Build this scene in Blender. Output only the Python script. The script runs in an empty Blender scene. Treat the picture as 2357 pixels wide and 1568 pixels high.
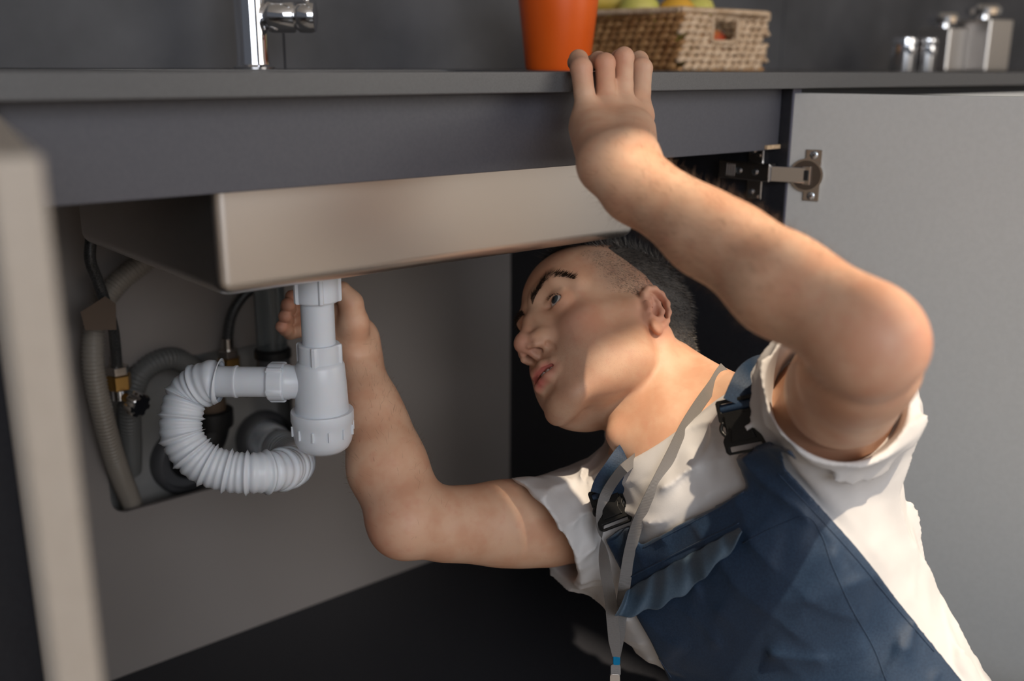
import bpy, bmesh, math, random
import numpy as np
from mathutils import Vector, Matrix
from mathutils.bvhtree import BVHTree
import openvdb
QUAL = True
random.seed(4); RNG = np.random.default_rng(4)
SC = bpy.context.scene
COL = SC.collection
PI = math.pi
# ------------------------------------------------------------------ camera
F_PX, CX, CY = 2306.0, 1178.5, 784.0
AZ, PIT, ROLL = .704, .2662, .0048
FW = np.array([math.sin(AZ)*math.cos(PIT), math.cos(AZ)*math.cos(PIT), -math.sin(PIT)])
_r = np.array([math.cos(AZ), -math.sin(AZ), 0.0]); _u = np.cross(_r, FW)
RT = _r*math.cos(ROLL)+_u*math.sin(ROLL); UP = -_r*math.sin(ROLL)+_u*math.cos(ROLL)
EYE = np.array([0, 0, .904])
cam = bpy.data.cameras.new('camera'); camo = bpy.data.objects.new('camera', cam); COL.objects.link(camo)
cam.sensor_width = 36; cam.lens = 36*F_PX/2357; cam.clip_start = .01
m = Matrix.Identity(4)
for i in range(3):
    m[i][0] = RT[i]; m[i][1] = UP[i]; m[i][2] = -FW[i]; m[i][3] = EYE[i]
camo.matrix_world = m; SC.camera = camo
cam.dof.use_dof = True; cam.dof.focus_distance = 1.07; cam.dof.aperture_fstop = 2.6
# ------------------------------------------------------------------ world, sun, window light, exposure
W = bpy.data.worlds.new('world'); SC.world = W; W.use_nodes = True
wn = W.node_tree.nodes; wl = W.node_tree.links
bg = wn['Background']; bg.inputs[0].default_value = (.80, .86, 1.0, 1); bg.inputs[1].default_value = .10
def vec(c): return Vector((float(c[0]), float(c[1]), float(c[2])))
def lamp(kind, name, loc, direction, energy, color, size=None, size_y=None):
    l = bpy.data.lights.new(name, kind); l.energy = energy; l.color = color
    o = bpy.data.objects.new(name, l); COL.objects.link(o); o.location = loc
    o.rotation_euler = vec(direction).to_track_quat('-Z', 'Y').to_euler()
    if kind == 'AREA': l.shape = 'RECTANGLE'; l.size = size; l.size_y = size_y or size
    if kind == 'SUN': l.angle = math.radians(size)
    return o
sun_dir = RT*(-.06)+UP*(-.215)+FW*.185
lamp('SUN', 'sun', (-2, -3, 4), sun_dir, 4.4, (1, .83, .62), 1.0)
lamp('AREA', 'window_daylight', (-.6, -2.6, 1.9), (.35, 1, -.33), 66, (.90, .94, 1.0), 2.4, 1.8)
lamp('AREA', 'room_daylight', (2.6, -2.0, 1.7), (-.55, 1, -.25), 30, (1.0, .93, .84), 1.8, 1.8)
SC.view_settings.view_transform = 'Standard'; SC.view_settings.look = 'None'
SC.view_settings.exposure = 0.10; SC.view_settings.gamma = 1; SC.view_settings.use_curve_mapping = False
SC.cycles.max_bounces = 8
try: SC.cycles.use_denoising = True
except Exception: pass
# ------------------------------------------------------------------ helpers
def P(px, py, dep):                      # point seen at a pixel, at a depth in metres
    return EYE+(FW+RT*(px-CX)/F_PX-UP*(py-CY)/F_PX)*dep
def PY(px, py, Y):                       # ... on the vertical plane y = Y
    d = FW+RT*(px-CX)/F_PX-UP*(py-CY)/F_PX
    return EYE+d*(Y/d[1])
def dep(p): return float((np.asarray(p)-EYE) @ FW)
def zat(px, py, Y): return PY(px, py, Y)[2]

def mat(name, col, rough=.5, metal=0, spec=.5, noise=None, bump=None, coat=0, sss=0, trans=0, aniso=0, sheen=0, wave=None):
    """noise=(scale,colour2,detail[,lo,hi]) bump=(scale,strength,dist)"""
    mt = bpy.data.materials.new(name); mt.use_nodes = True
    nt = mt.node_tree; b = nt.nodes['Principled BSDF']; L = nt.links
    b.inputs['Base Color'].default_value = (*col, 1); b.inputs['Roughness'].default_value = rough
    b.inputs['Metallic'].default_value = metal; b.inputs['Specular IOR Level'].default_value = spec
    b.inputs['Coat Weight'].default_value = coat; b.inputs['Transmission Weight'].default_value = trans
    b.inputs['Sheen Weight'].default_value = sheen
    if sss:
        b.inputs['Subsurface Weight'].default_value = sss; b.inputs['Subsurface Scale'].default_value = .006
        b.inputs['Subsurface Radius'].default_value = (1, .35, .2)
    tc = nt.nodes.new('ShaderNodeTexCoord')
    if noise:
        n = nt.nodes.new('ShaderNodeTexNoise'); n.inputs['Scale'].default_value = noise[0]; n.inputs['Detail'].default_value = noise[2]
        L.new(tc.outputs['Object'], n.inputs['Vector'])
        r = nt.nodes.new('ShaderNodeValToRGB'); lo, hi = (noise[3], noise[4]) if len(noise) > 3 else (.35, .65)
        r.color_ramp.elements[0].position = lo; r.color_ramp.elements[1].position = hi
        r.color_ramp.elements[0].color = (*col, 1); r.color_ramp.elements[1].color = (*noise[1], 1)
        L.new(n.outputs['Fac'], r.inputs['Fac']); L.new(r.outputs['Color'], b.inputs['Base Color'])
    if bump:
        n2 = nt.nodes.new('ShaderNodeTexNoise'); n2.inputs['Scale'].default_value = bump[0]; n2.inputs['Detail'].default_value = 4
        L.new(tc.outputs['Object'], n2.inputs['Vector'])
        bp = nt.nodes.new('ShaderNodeBump'); bp.inputs['Strength'].default_value = bump[1]; bp.inputs['Distance'].default_value = bump[2]
        L.new(n2.outputs['Fac'], bp.inputs['Height']); L.new(bp.outputs['Normal'], b.inputs['Normal'])
    if wave:                              # woven thread relief (scale, distance)
        w = nt.nodes.new('ShaderNodeTexWave'); w.inputs['Scale'].default_value = wave[0]; w.bands_direction = 'DIAGONAL'
        w2 = nt.nodes.new('ShaderNodeTexWave'); w2.inputs['Scale'].default_value = wave[0]; w2.bands_direction = 'Z'
        ad = nt.nodes.new('ShaderNodeMath'); ad.operation = 'ADD'
        L.new(tc.outputs['Object'], w.inputs['Vector']); L.new(tc.outputs['Object'], w2.inputs['Vector'])
        L.new(w.outputs['Fac'], ad.inputs[0]); L.new(w2.outputs['Fac'], ad.inputs[1])
        bp = nt.nodes.new('ShaderNodeBump'); bp.inputs['Strength'].default_value = .5; bp.inputs['Distance'].default_value = wave[1]
        L.new(ad.outputs[0], bp.inputs['Height']); L.new(bp.outputs['Normal'], b.inputs['Normal'])
    return mt

M = dict(
 worktop=mat('worktop_stone', (.085, .085, .088), .38, spec=.5, noise=(900, (.105, .105, .108), 2), bump=(600, .06, .0004)),
 splash=mat('backsplash_slab', (.040, .040, .045), .62, noise=(5, (.105, .105, .115), 8, .3, .75), bump=(40, .2, .002)),
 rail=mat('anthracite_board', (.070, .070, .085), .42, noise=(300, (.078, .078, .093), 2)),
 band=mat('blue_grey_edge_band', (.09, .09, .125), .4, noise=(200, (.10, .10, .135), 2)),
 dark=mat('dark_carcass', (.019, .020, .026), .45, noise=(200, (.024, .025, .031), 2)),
 carc=mat('grey_beige_carcass', (.29, .255, .235), .5, noise=(3, (.315, .28, .26), 2)),
 cavity=mat('plaster_cavity', (.24, .235, .225), .7, noise=(14, (.32, .31, .30), 4)),
 door=mat('satin_grey_front', (.60, .60, .585), .36, noise=(150, (.62, .62, .605), 2)),
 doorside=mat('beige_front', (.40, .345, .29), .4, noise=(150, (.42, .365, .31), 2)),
 steel=mat('brushed_steel', (.66, .62, .585), .36, metal=1, bump=(30, .05, .002)),
 steelin=mat('steel_inside', (.6, .6, .6), .25, metal=1),
 chrome=mat('chrome', (.86, .86, .88), .05, metal=1),
 nickel=mat('nickel', (.62, .58, .54), .22, metal=1),
 screw=mat('zinc_screw', (.66, .72, .78), .25, metal=1),
 brass=mat('brass', (.62, .38, .13), .3, metal=1),
 pvc=mat('white_plastic', (.62, .65, .70), .33, noise=(20, (.66, .69, .74), 3), sss=.15),
 pvcflex=mat('white_flex_plastic', (.66, .69, .74), .38, sss=.15),
 hosegrey=mat('grey_hose', (.16, .16, .155), .42),
 hosebeige=mat('beige_hose', (.33, .29, .245), .32),
 braid=mat('black_braid', (.02, .02, .02), .35, noise=(700, (.09, .09, .09), 1)),
 rubber=mat('black_rubber', (.012, .012, .013), .5),
 drain=mat('grey_drain_pipe', (.10, .10, .105), .45),
 clear=mat('clear_plastic', (.35, .40, .42), .15, trans=.75),
 tag=mat('brown_card_tag', (.13, .085, .055), .7),
 orange=mat('orange_pot', (.86, .12, .008), .35, noise=(5, (.95, .16, .015), 3)),
 wicker=mat('wicker', (.30, .13, .04), .6, noise=(60, (.58, .32, .13), 3, .3, .7)),
 wicker_lit=mat('sunlit_wicker', (.52, .34, .20), .6, noise=(60, (.78, .58, .40), 3, .3, .7)),  # same wicker with the sunlight on it put into the colour
 banana=mat('banana_skin', (.75, .50, .07), .45, noise=(25, (.80, .66, .16), 3)),
 pear=mat('green_yellow_skin', (.62, .60, .12), .4, noise=(25, (.70, .62, .16), 3)),
 apple=mat('apple_skin', (.45, .02, .02), .25, noise=(20, (.75, .35, .08), 4, .45, .7)),
 citrus=mat('orange_yellow_skin', (.85, .45, .05), .4, bump=(250, .3, .001)),
 wood=mat('raw_chipboard', (.50, .34, .20), .8, noise=(200, (.70, .52, .34), 4)),
 floor=mat('beige_floor', (.46, .38, .30), .45, noise=(8, (.52, .44, .36), 5)),
 shirt=mat('white_cotton', (.56, .545, .545), .85, noise=(40, (.585, .57, .57), 3), bump=(900, .12, .0006)),
 denim=mat('navy_twill', (.006, .022, .054), .55, sheen=.05, noise=(500, (.012, .034, .074), 3), bump=(700, .3, .0006)),
 denim2=mat('navy_twill_reverse', (.055, .090, .135), .6, noise=(500, (.070, .110, .155), 3), bump=(700, .3, .0006)),
 stitch=mat('navy_thread', (.03, .07, .14), .6),
 lan=mat('grey_ribbon', (.17, .16, .155), .38, wave=(420, .00015)),
 crimp=mat('blue_foil', (.0, .22, .48), .2, metal=.6),
 buckle=mat('black_plastic', (.010, .010, .010), .32, spec=.3),
 white=mat('teeth', (.78, .74, .68), .25),
 hair=mat('grey_black_hair', (.022, .019, .018), .5, noise=(400, (.075, .067, .060), 2, .4, .8)),
 hairw=mat('silver_hair', (.13, .118, .105), .45, noise=(120, (.24, .22, .20), 2)),
 fuzz=mat('brown_fuzz', (.12, .07, .04), .6),
 brow=mat('dark_brow', (.022, .013, .009), .5),
 shoe=mat('black_leather', (.02, .02, .02), .4),
 plaster=mat('room_plaster', (.55, .53, .50), .8, noise=(3, (.58, .56, .53), 3)),
)
def tag(o, label=None, cat=None, group=None, kind=None):
    if label: o['label'] = label
    if cat: o['category'] = cat
    if group: o['group'] = group
    if kind: o['kind'] = kind
    return o
def thing(name, label, cat, loc=(0, 0, 0), group=None):
    o = bpy.data.objects.new(name, None); COL.objects.link(o); o.location = loc
    o.empty_display_size = .02
    return tag(o, label, cat, group)
def link(name, me, mt, parent=None, smooth=True):
    o = bpy.data.objects.new(name, me); COL.objects.link(o)
    if mt: me.materials.append(mt)
    if smooth: me.polygons.foreach_set('use_smooth', [True]*len(me.polygons))
    if parent:
        o.parent = parent
        if parent.type == 'EMPTY': o.matrix_parent_inverse = Matrix.Translation(-parent.location)
    return o
def obj(name, bm, mt, parent=None, smooth=False, bevel=0, angle=None):
    me = bpy.data.meshes.new(name); bmesh.ops.recalc_face_normals(bm, faces=bm.faces); bm.to_mesh(me); bm.free()
    o = link(name, me, mt, parent, smooth)
    if bevel:
        md = o.modifiers.new('bevel', 'BEVEL'); md.width = bevel; md.segments = 3; md.limit_method = 'ANGLE'
        md.angle_limit = math.radians(40); md.harden_normals = False
    if smooth and angle:
        try: me.set_sharp_from_angle(angle=math.radians(angle))
        except Exception: pass
    return o
def box(bm, lo, hi):
    x0, y0, z0 = lo; x1, y1, z1 = hi
    v = [bm.verts.new(c) for c in ((x0,y0,z0),(x1,y0,z0),(x1,y1,z0),(x0,y1,z0),(x0,y0,z1),(x1,y0,z1),(x1,y1,z1),(x0,y1,z1))]
    for f in ((0,3,2,1),(4,5,6,7),(0,1,5,4),(1,2,6,5),(2,3,7,6),(3,0,4,7)): bm.faces.new([v[i] for i in f])
    return v
def obox(name, lo, hi, mt, parent=None, bevel=.001):
    bm = bmesh.new(); box(bm, lo, hi); return obj(name, bm, mt, parent, bevel=bevel)
def xf(bm, verts, mx):
    for v in verts: v.co = mx @ v.co
def frame(o, z, x=None):                 # matrix with local z along z
    z = vec(z).normalized(); x = vec(x) if x is not None else (Vector((1, 0, 0)) if abs(z.x) < .9 else Vector((0, 1, 0)))
    y = z.cross(x).normalized(); x = y.cross(z)
    mx = Matrix.Identity(4)
    for i in range(3): mx[i][0] = x[i]; mx[i][1] = y[i]; mx[i][2] = z[i]; mx[i][3] = float(o[i])
    return mx
def lathe(bm, prof, mx=None, n=40, cap=True):
    mx = mx or Matrix.Identity(4); rings = []
    for r, z in prof:
        rings.append([bm.verts.new(mx @ Vector((r*math.cos(2*PI*i/n), r*math.sin(2*PI*i/n), z))) for i in range(n)])
    for a, b in zip(rings, rings[1:]):
        for i in range(n): bm.faces.new((a[i], a[(i+1) % n], b[(i+1) % n], b[i]))
    if cap: bm.faces.new(rings[0][::-1]); bm.faces.new(rings[-1])
def spline(pts, n):                      # Catmull-Rom, n points evenly by arc length
    p = np.array(pts, float); p = np.vstack([2*p[0]-p[1], p, 2*p[-1]-p[-2]]); out = []
    for i in range(1, len(p)-2):
        for t in np.linspace(0, 1, 24, endpoint=False):
            a, b, c, d = p[i-1], p[i], p[i+1], p[i+2]
            out.append(.5*((2*b)+(-a+c)*t+(2*a-5*b+4*c-d)*t*t+(-a+3*b-3*c+d)*t**3))
    out.append(p[-2]); out = np.array(out)
    s = np.r_[0, np.cumsum(np.linalg.norm(np.diff(out, axis=0), axis=1))]
    q = np.linspace(0, s[-1], n)
    return np.array([np.interp(q, s, out[:, k]) for k in range(out.shape[1])]).T, s[-1]
def sweep(bm, pts, rad, n=16, cap=True):
    pts = np.asarray(pts, float); N = len(pts); tg = np.gradient(pts, axis=0); tg /= np.linalg.norm(tg, axis=1)[:, None]
    ref = np.array([0, 0, 1.0]) if abs(tg[0][2]) < .9 else np.array([1.0, 0, 0])
    x = np.cross(ref, tg[0]); x /= np.linalg.norm(x); rings = []
    for i in range(N):
        x = x-tg[i]*(x @ tg[i]); x /= np.linalg.norm(x); y = np.cross(tg[i], x)
        r = rad(i/(N-1), i) if callable(rad) else rad
        rings.append([bm.verts.new(pts[i]+r*(x*math.cos(2*PI*k/n)+y*math.sin(2*PI*k/n))) for k in range(n)])
    for a, b in zip(rings, rings[1:]):
        for i in range(n): bm.faces.new((a[i], a[(i+1) % n], b[(i+1) % n], b[i]))
    if cap: bm.faces.new(rings[0][::-1]); bm.faces.new(rings[-1])
def hose(name, ctrl, r, mt, parent=None, n=16, step=None, ridge=0, seg=None, label=None):
    L = spline(ctrl, 50)[1]
    if ridge:
        cnt = int(L/step)*4; pts, _ = spline(ctrl, cnt+1)
        rad = lambda t, i: r-ridge*(0, .55, 1, .55)[i % 4]
    else: pts, _ = spline(ctrl, seg or 60); rad = r
    bm = bmesh.new(); sweep(bm, pts, rad, n); o = obj(name, bm, mt, parent, smooth=not ridge or True)
    if label: o['label'] = label
    return o
def cyl(name, a, b, r, mt, parent=None, r2=None, n=32, bevel=0):
    a = np.asarray(a, float); b = np.asarray(b, float); L = float(np.linalg.norm(b-a)); bm = bmesh.new()
    e = min(bevel, L*.3); r2 = r if r2 is None else r2
    prof = [(r-e, 0), (r, e), (r2, L-e), (r2-e, L)] if e else [(r, 0), (r2, L)]
    lathe(bm, prof, frame(a, b-a), n); return obj(name, bm, mt, parent, smooth=True, angle=35)
def rrect(w, h, r, n=6):
    out = []
    for cx_, cy_, a0 in ((w/2-r, h/2-r, 0), (-w/2+r, h/2-r, 90), (-w/2+r, -h/2+r, 180), (w/2-r, -h/2+r, 270)):
        for i in range(n+1):
            a = math.radians(a0+90*i/n); out.append((cx_+r*math.cos(a), cy_+r*math.sin(a)))
    return out
def plate(name, loops, t, mx, mt, parent=None, bevel=0, smooth=False):
    """flat plate from an outer loop and hole loops in local xy, thickness t along local z"""
    bm = bmesh.new()
    for lp in loops:
        vs = [bm.verts.new((x, y, 0)) for x, y in lp]
        for i in range(len(vs)): bm.edges.new((vs[i], vs[(i+1) % len(vs)]))
    bmesh.ops.triangle_fill(bm, use_beauty=True, use_dissolve=False, edges=bm.edges[:])
    g = bmesh.ops.extrude_face_region(bm, geom=bm.faces[:])
    for v in g['geom']:
        if isinstance(v, bmesh.types.BMVert): v.co.z += t
    xf(bm, bm.verts, mx)
    return obj(name, bm, mt, parent, bevel=bevel, smooth=smooth)
# unseen plate overhead, added to mask the sun; opening shaped for the lit patch
def sun_mask_ceiling():
    x0, x1, y0, y1 = .398, .66, -.80, -.245
    o = plate('sun_mask_ceiling', [[(-2.5, -3.2), (4.5, -3.2), (4.5, 1.6), (-2.5, 1.6)], [(x0, y0), (x1, y0), (x1, y1), (x0, y1)]], .02, Matrix.Translation((0, 0, 2.5)), M['plaster']); tag(o, kind='structure')
sun_mask_ceiling()
# ================================================================== room
YF, YB, YS, YR, YP = .756, 1.357, .817, .791, 1.333      # worktop front, splashback, sink front, rail, back panel
XL, XR = .19, 1.128                                       # inside of the cabinet sides
ZW, ZU, ZC, ZS = .90, .88, .05, .7070                     # worktop top / underside, cabinet floor, sink bottom
fl = obox('floor', (-2.5, -3.2, -.05), (4.5, 1.6, 0), M['floor'], bevel=0); tag(fl, kind='structure')
wb = obox('wall_back', (-2.5, 1.40, 0), (4.5, 1.5, 2.5), M['cavity'], bevel=0); tag(wb, kind='structure')
bx = [-2.5, -1.68, -.48, .72, 1.92, 3.12, 4.5]            # large dark slabs of the splashback
for a, b in zip(bx, bx[1:]):
    obox('backsplash_slab', (a+.001, YB, .90), (b-.001, 1.40, 1.75), M['splash'], wb, bevel=.001)
wr = obox('wall_right', (4.4, -3.2, 0), (4.5, 1.4, 2.5), M['plaster'], bevel=0); tag(wr, kind='structure')
# ------------------------------------------------------------------ worktop with the sink cut-out
SX0, SX1, SY1 = .3590, .889, 1.19
def worktop():
    bm = bmesh.new(); x0, x1 = -1.2, 3.6; y0, y1 = YF, YB-.001
    outer = [(x0, y0), (x1, y0), (x1, y1), (x0, y1)]
    cx_, cy_ = (SX0+SX1)/2, (YS+SY1)/2
    inner = [(cx_+a, cy_+b) for a, b in rrect(SX1-SX0-.01, SY1-YS-.01, .02)]
    o = plate('worktop', [outer, inner], ZW-ZU, Matrix.Translation((0, 0, ZU)), M['worktop'], bevel=.0012)
    return tag(o, 'long thin dark grey stone worktop over the open cabinet, gripped by the man', 'worktop')
worktop()
# ------------------------------------------------------------------ stainless sink bowl
sk = thing('kitchen_sink', 'stainless steel sink bowl hanging under the worktop above the white trap', 'sink', ((SX0+SX1)/2, (YS+SY1)/2, ZS))
def bowl(x0, x1, y0, y1, zb, zt, r, rb, name, mt, inset=0):
    bm = bmesh.new(); cx_, cy_ = (x0+x1)/2, (y0+y1)/2; rings = []
    w, h = x1-x0-2*inset, y1-y0-2*inset
    for z, s in [(zt, 0)]+[(zb+inset+rb*(1-math.sin(a)), rb*(1-math.cos(a))) for a in [math.radians(d) for d in (0, 15, 30, 45, 60, 75, 90)]]:
        rings.append([bm.verts.new((cx_+a, cy_+b, z)) for a, b in rrect(w-2*s, h-2*s, max(.004, r-s*.5), 8)])
    for a, b in zip(rings, rings[1:]):
        for i in range(len(a)): bm.faces.new((a[i], a[(i+1) % len(a)], b[(i+1) % len(b)], b[i]))
    bm.faces.new(rings[-1]); return bm
obj('bowl', bowl(SX0, SX1, YS, SY1, ZS, ZU-.0005, .012, .014, 'b', None), M['steel'], sk, smooth=True, angle=60)
ib = bowl(SX0, SX1, YS, SY1, ZS, ZU-.0005, .012, .014, 'b', None, .0015)
obj('bowl_inside', ib, M['steelin'], sk, smooth=True)
plate('flange', [[((SX0+SX1)/2+a, (YS+SY1)/2+b) for a, b in rrect(SX1-SX0+.03, SY1-YS+.03, .03)],
                 [((SX0+SX1)/2+a, (YS+SY1)/2+b) for a, b in rrect(SX1-SX0-.002, SY1-YS-.002, .012)]], .0012,
      Matrix.Translation((0, 0, ZU-.0013)), M['steel'], sk)
# ------------------------------------------------------------------ cabinet under the sink
cab = thing('base_cabinet', 'open sink cabinet with grey beige back panel, dark sides and two light grey doors', 'cabinet', ((XL+XR)/2, (YR+YP)/2, 0))
T = .018
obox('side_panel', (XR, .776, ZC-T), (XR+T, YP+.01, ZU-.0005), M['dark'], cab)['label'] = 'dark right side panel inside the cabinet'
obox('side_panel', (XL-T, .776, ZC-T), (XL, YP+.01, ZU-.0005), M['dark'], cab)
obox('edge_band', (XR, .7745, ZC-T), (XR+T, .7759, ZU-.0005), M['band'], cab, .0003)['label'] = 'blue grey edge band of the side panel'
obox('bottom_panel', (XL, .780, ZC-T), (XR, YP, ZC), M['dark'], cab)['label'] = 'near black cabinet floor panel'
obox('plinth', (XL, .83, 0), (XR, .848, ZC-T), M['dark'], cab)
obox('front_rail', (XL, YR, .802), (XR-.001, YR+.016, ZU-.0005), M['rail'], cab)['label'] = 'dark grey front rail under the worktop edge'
obox('corner_block', (XR-.030, YR-.004, .8035), (XR-.0015, YR+.012, .8085), M['wood'], cab, .0002)['label'] = 'bare chipboard notch at the end of the rail'
def back_panel():
    outer = [(XL, ZC), (XR, ZC), (XR, ZU-.001), (XL, ZU-.001)]
    c = [(.405, .300), (.690, .300), (.690, .508), (.405, .508)]; hole = []
    for (x, z), (sx, sz), a0 in zip(c, ((1, 1), (-1, 1), (-1, -1), (1, -1)), (180, 270, 0, 90)):
        for i in range(7):
            a = math.radians(a0+15*i); hole.append((x+sx*.022+.022*math.cos(a), z+sz*.022+.022*math.sin(a)))
    mx = Matrix(((1, 0, 0, 0), (0, 0, 1, YP), (0, 1, 0, 0), (0, 0, 0, 1)))
    o = plate('back_panel', [outer, hole], .008, mx, M['carc'], cab); o['label'] = 'grey beige back panel with a rounded cut-out for the pipes'
back_panel()
# doors, both swung open
def door(hx, hy, ang, width, name_side, z1=.874):
    o = Vector((hx, hy, 0)); mx = Matrix.Translation(o) @ Matrix.Rotation(ang, 4, 'Z')
    bm = bmesh.new(); v = box(bm, (0, -.009, ZC), (width, .009, z1)); xf(bm, v, mx)
    return obj('door', bm, M['door'], cab, bevel=.0015)
DA = -PI/2+.3456
dr = door(XR+.001+.010, .784-.006, DA, .468, 'r'); dr['label'] = 'light grey right door swung wide open beside the man'
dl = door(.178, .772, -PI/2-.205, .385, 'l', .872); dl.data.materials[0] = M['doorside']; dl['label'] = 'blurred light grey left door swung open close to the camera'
# hinge at the right side
dirx = Vector((math.cos(DA), math.sin(DA), 0)); nrm = Vector((math.sin(DA), -math.cos(DA), 0))   # nrm faces the cabinet inside
nrm = -nrm if nrm.x > 0 else nrm
hp = Vector((XR+.011, .778, .771))+nrm*.0092
hg = obj('hinge', bmesh.new(), M['nickel'], cab); hg['label'] = 'nickel cup hinge joining the right door to the side panel'
def hinge():
    # cup plate on the door: local x along the door, y = up, z = out of the inner face
    c = hp+dirx*.024
    mx = Matrix.Identity(4)
    for i in range(3): mx[i][0] = dirx[i]; mx[i][1] = (0, 0, 1)[i]; mx[i][2] = nrm[i]; mx[i][3] = c[i]
    me = hg.data; bm = bmesh.new()
    bmesh.ops.create_cube(bm, size=1, matrix=mx @ Matrix.Translation((.008, 0, .001)) @ Matrix.Diagonal((.021, .066, .0022, 1)))
    bm.to_mesh(me); bm.free()
    md = hg.modifiers.new('b', 'BEVEL'); md.width = .0008; md.segments = 2
    def circ(r, n=36): return [(r*math.cos(2*PI*i/n), r*math.sin(2*PI*i/n)) for i in range(n)]
    plate('hinge_cup', [circ(.0215), circ(.0190)], .0032, mx, M['nickel'], hg)
    bm = bmesh.new(); lathe(bm, [(.0192, .0006), (.0192, .0028)], mx); obj('cup_bed', bm, mat('dark_nickel', (.22, .20, .185), .3, metal=1), hg, smooth=True, angle=30)
    for s in (-1, 1):
        bm = bmesh.new(); lathe(bm, [(.0050, .002), (.0050, .0036), (.0036, .0044)], mx @ Matrix.Translation((.008, s*.0262, 0)), 24); obj('screw', bm, M['screw'], hg, smooth=True, angle=30)
        for a in (0, PI/2):
            bm = bmesh.new(); bmesh.ops.create_cube(bm, size=1, matrix=mx @ Matrix.Translation((.008, s*.0262, .0043)) @ Matrix.Rotation(a+.6, 4, 'Z') @ Matrix.Diagonal((.0042, .0009, .0004, 1))); obj('screw_slot', bm, M['rubber'], hg)
    bm = bmesh.new(); bmesh.ops.create_cube(bm, size=1, matrix=mx @ Matrix.Translation((.001, 0, .004)) @ Matrix.Diagonal((.011, .024, .005, 1))); obj('hinge_knuckle', bm, M['nickel'], hg, bevel=.001)
    bm = bmesh.new(); bmesh.ops.create_cube(bm, size=1, matrix=mx @ Matrix.Translation((.001, 0, .0065)) @ Matrix.Diagonal((.006, .013, .003, 1))); obj('hinge_damper', bm, M['rubber'], hg, bevel=.0006)
    # link from the cup to the arm on the side panel
    a = c+nrm*.005; b = Vector((XR-.014, .796, .771)); d = b-a
    mxl = frame(a, d, (0, 0, 1)); bm = bmesh.new()
    bmesh.ops.create_cube(bm, size=1, matrix=mxl @ Matrix.Translation((0, 0, d.length/2)) @ Matrix.Diagonal((.020, .003, d.length, 1))); obj('hinge_link', bm, M['chrome'], hg, bevel=.0007)
    # arm along the side panel
    bm = bmesh.new(); box(bm, (XR-.018, .790, .760), (XR-.004, .872, .784)); obj('hinge_arm', bm, M['nickel'], hg, bevel=.0015)
    for y in (.812, .838):
        bm = bmesh.new(); lathe(bm, [(.0042, 0), (.0042, .0012), (.003, .002)], frame((XR-.018, y, .772), (-1, 0, 0)), 24); obj('screw', bm, M['screw'], hg, smooth=True, angle=30)
    for y in (.846, .850, .854, .858):
        bm = bmesh.new(); box(bm, (XR-.0188, y, .764), (XR-.0178, y+.0014, .780)); obj('arm_rib', bm, M['screw'], hg)
    bm = bmesh.new(); bmesh.ops.create_cube(bm, size=1, matrix=Matrix.Translation((XR-.003, .822, .771)) @ Matrix.Diagonal((.004, .024, .074, 1))); obj('mounting_plate', bm, M['nickel'], hg, bevel=.0018)
    for z in (.744, .799):
        bm = bmesh.new(); lathe(bm, [(.0042, 0), (.0042, .0012), (.003, .002)], frame((XR-.005, .826, z), (-1, 0, 0)), 24); obj('screw', bm, M['screw'], hg, smooth=True, angle=30)
        bm = bmesh.new(); lathe(bm, [(.0032, 0), (.0032, .0008), (.0022, .0014)], frame((XR-.005, .817, z-.006), (-1, 0, 0)), 24); obj('screw', bm, M['nickel'], hg, smooth=True, angle=30)
hinge()
# neighbour cabinet on the right, closed
nb = thing('base_cabinet', 'closed cabinet to the right of the open one, pale fronts under a dark shadow gap', 'cabinet', (1.75, 1.05, 0))
obox('carcass', (XR+T+.001, .776, .04), (2.40, YP, .858), M['dark'], nb)
obox('carcass_rail', (XR+T+.001, .800, .859), (2.40, YP, ZU-.0005), M['dark'], nb)
obox('door', (XR+T+.035, .757, .05), (1.76, .775, .868), M['door'], nb); obox('door', (1.764, .757, .05), (2.40, .775, .868), M['door'], nb)
nb2 = thing('base_cabinet', 'closed cabinet to the left of the open one, outside the frame edge', 'cabinet', (-.4, 1.05, 0))
obox('carcass', (-1.1, .776, .04), (XL-T-.001, YP, ZU-.0005), M['dark'], nb2)
obox('door', (-1.1, .757, .05), (.12, .775, .868), M['door'], nb2)
# ================================================================== plumbing
TY = .888                                                  # plane of the bottle trap
def ppm(Y, px=735, py=850): return F_PX/dep(PY(px, py, Y))  # pixels per metre there
tb = PY(737, 850, TY); TX = float(tb[0]); k = 1/ppm(TY)
zt = lambda py: float(PY(737, py, TY)[2])
trap = thing('sink_trap', 'white plastic bottle trap with ribbed flexible waste hose under the steel sink', 'trap', (TX, TY, zt(1040)))
V = Matrix.Translation((TX, TY, 0))
def lobes(name, r, r2, z0, z1, nl, mx, mt, parent, lw=.30):
    bm = bmesh.new(); n = 96; prof = [(0, z0), (1, z0+.0015), (1, z1-.0015), (0, z1)]
    rings = []
    for s, z in prof:
        ring = []
        for i in range(n):
            a = 2*PI*i/n; ph = (a*nl/(2*PI)) % 1; h = max(0, 1-abs(ph-.5)/lw*1.0) if abs(ph-.5) < lw else 0
            rr = r+(r2-r)*min(1, h*4)
            rr -= (1-s)*.001; ring.append(bm.verts.new(mx @ Vector((rr*math.cos(a), rr*math.sin(a), z))))
        rings.append(ring)
    for a, b in zip(rings, rings[1:]):
        for i in range(n): bm.faces.new((a[i], a[(i+1) % n], b[(i+1) % n], b[i]))
    bm.faces.new(rings[0][::-1]); bm.faces.new(rings[-1])
    return obj(name, bm, mt, parent, smooth=True, angle=30)
w = lambda px: px*k/2                                       # radius from a pixel width
cyl('tailpiece', (TX, TY, zt(800)), (TX, TY, ZS-.0005), w(76), M['pvc'], trap)
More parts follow.
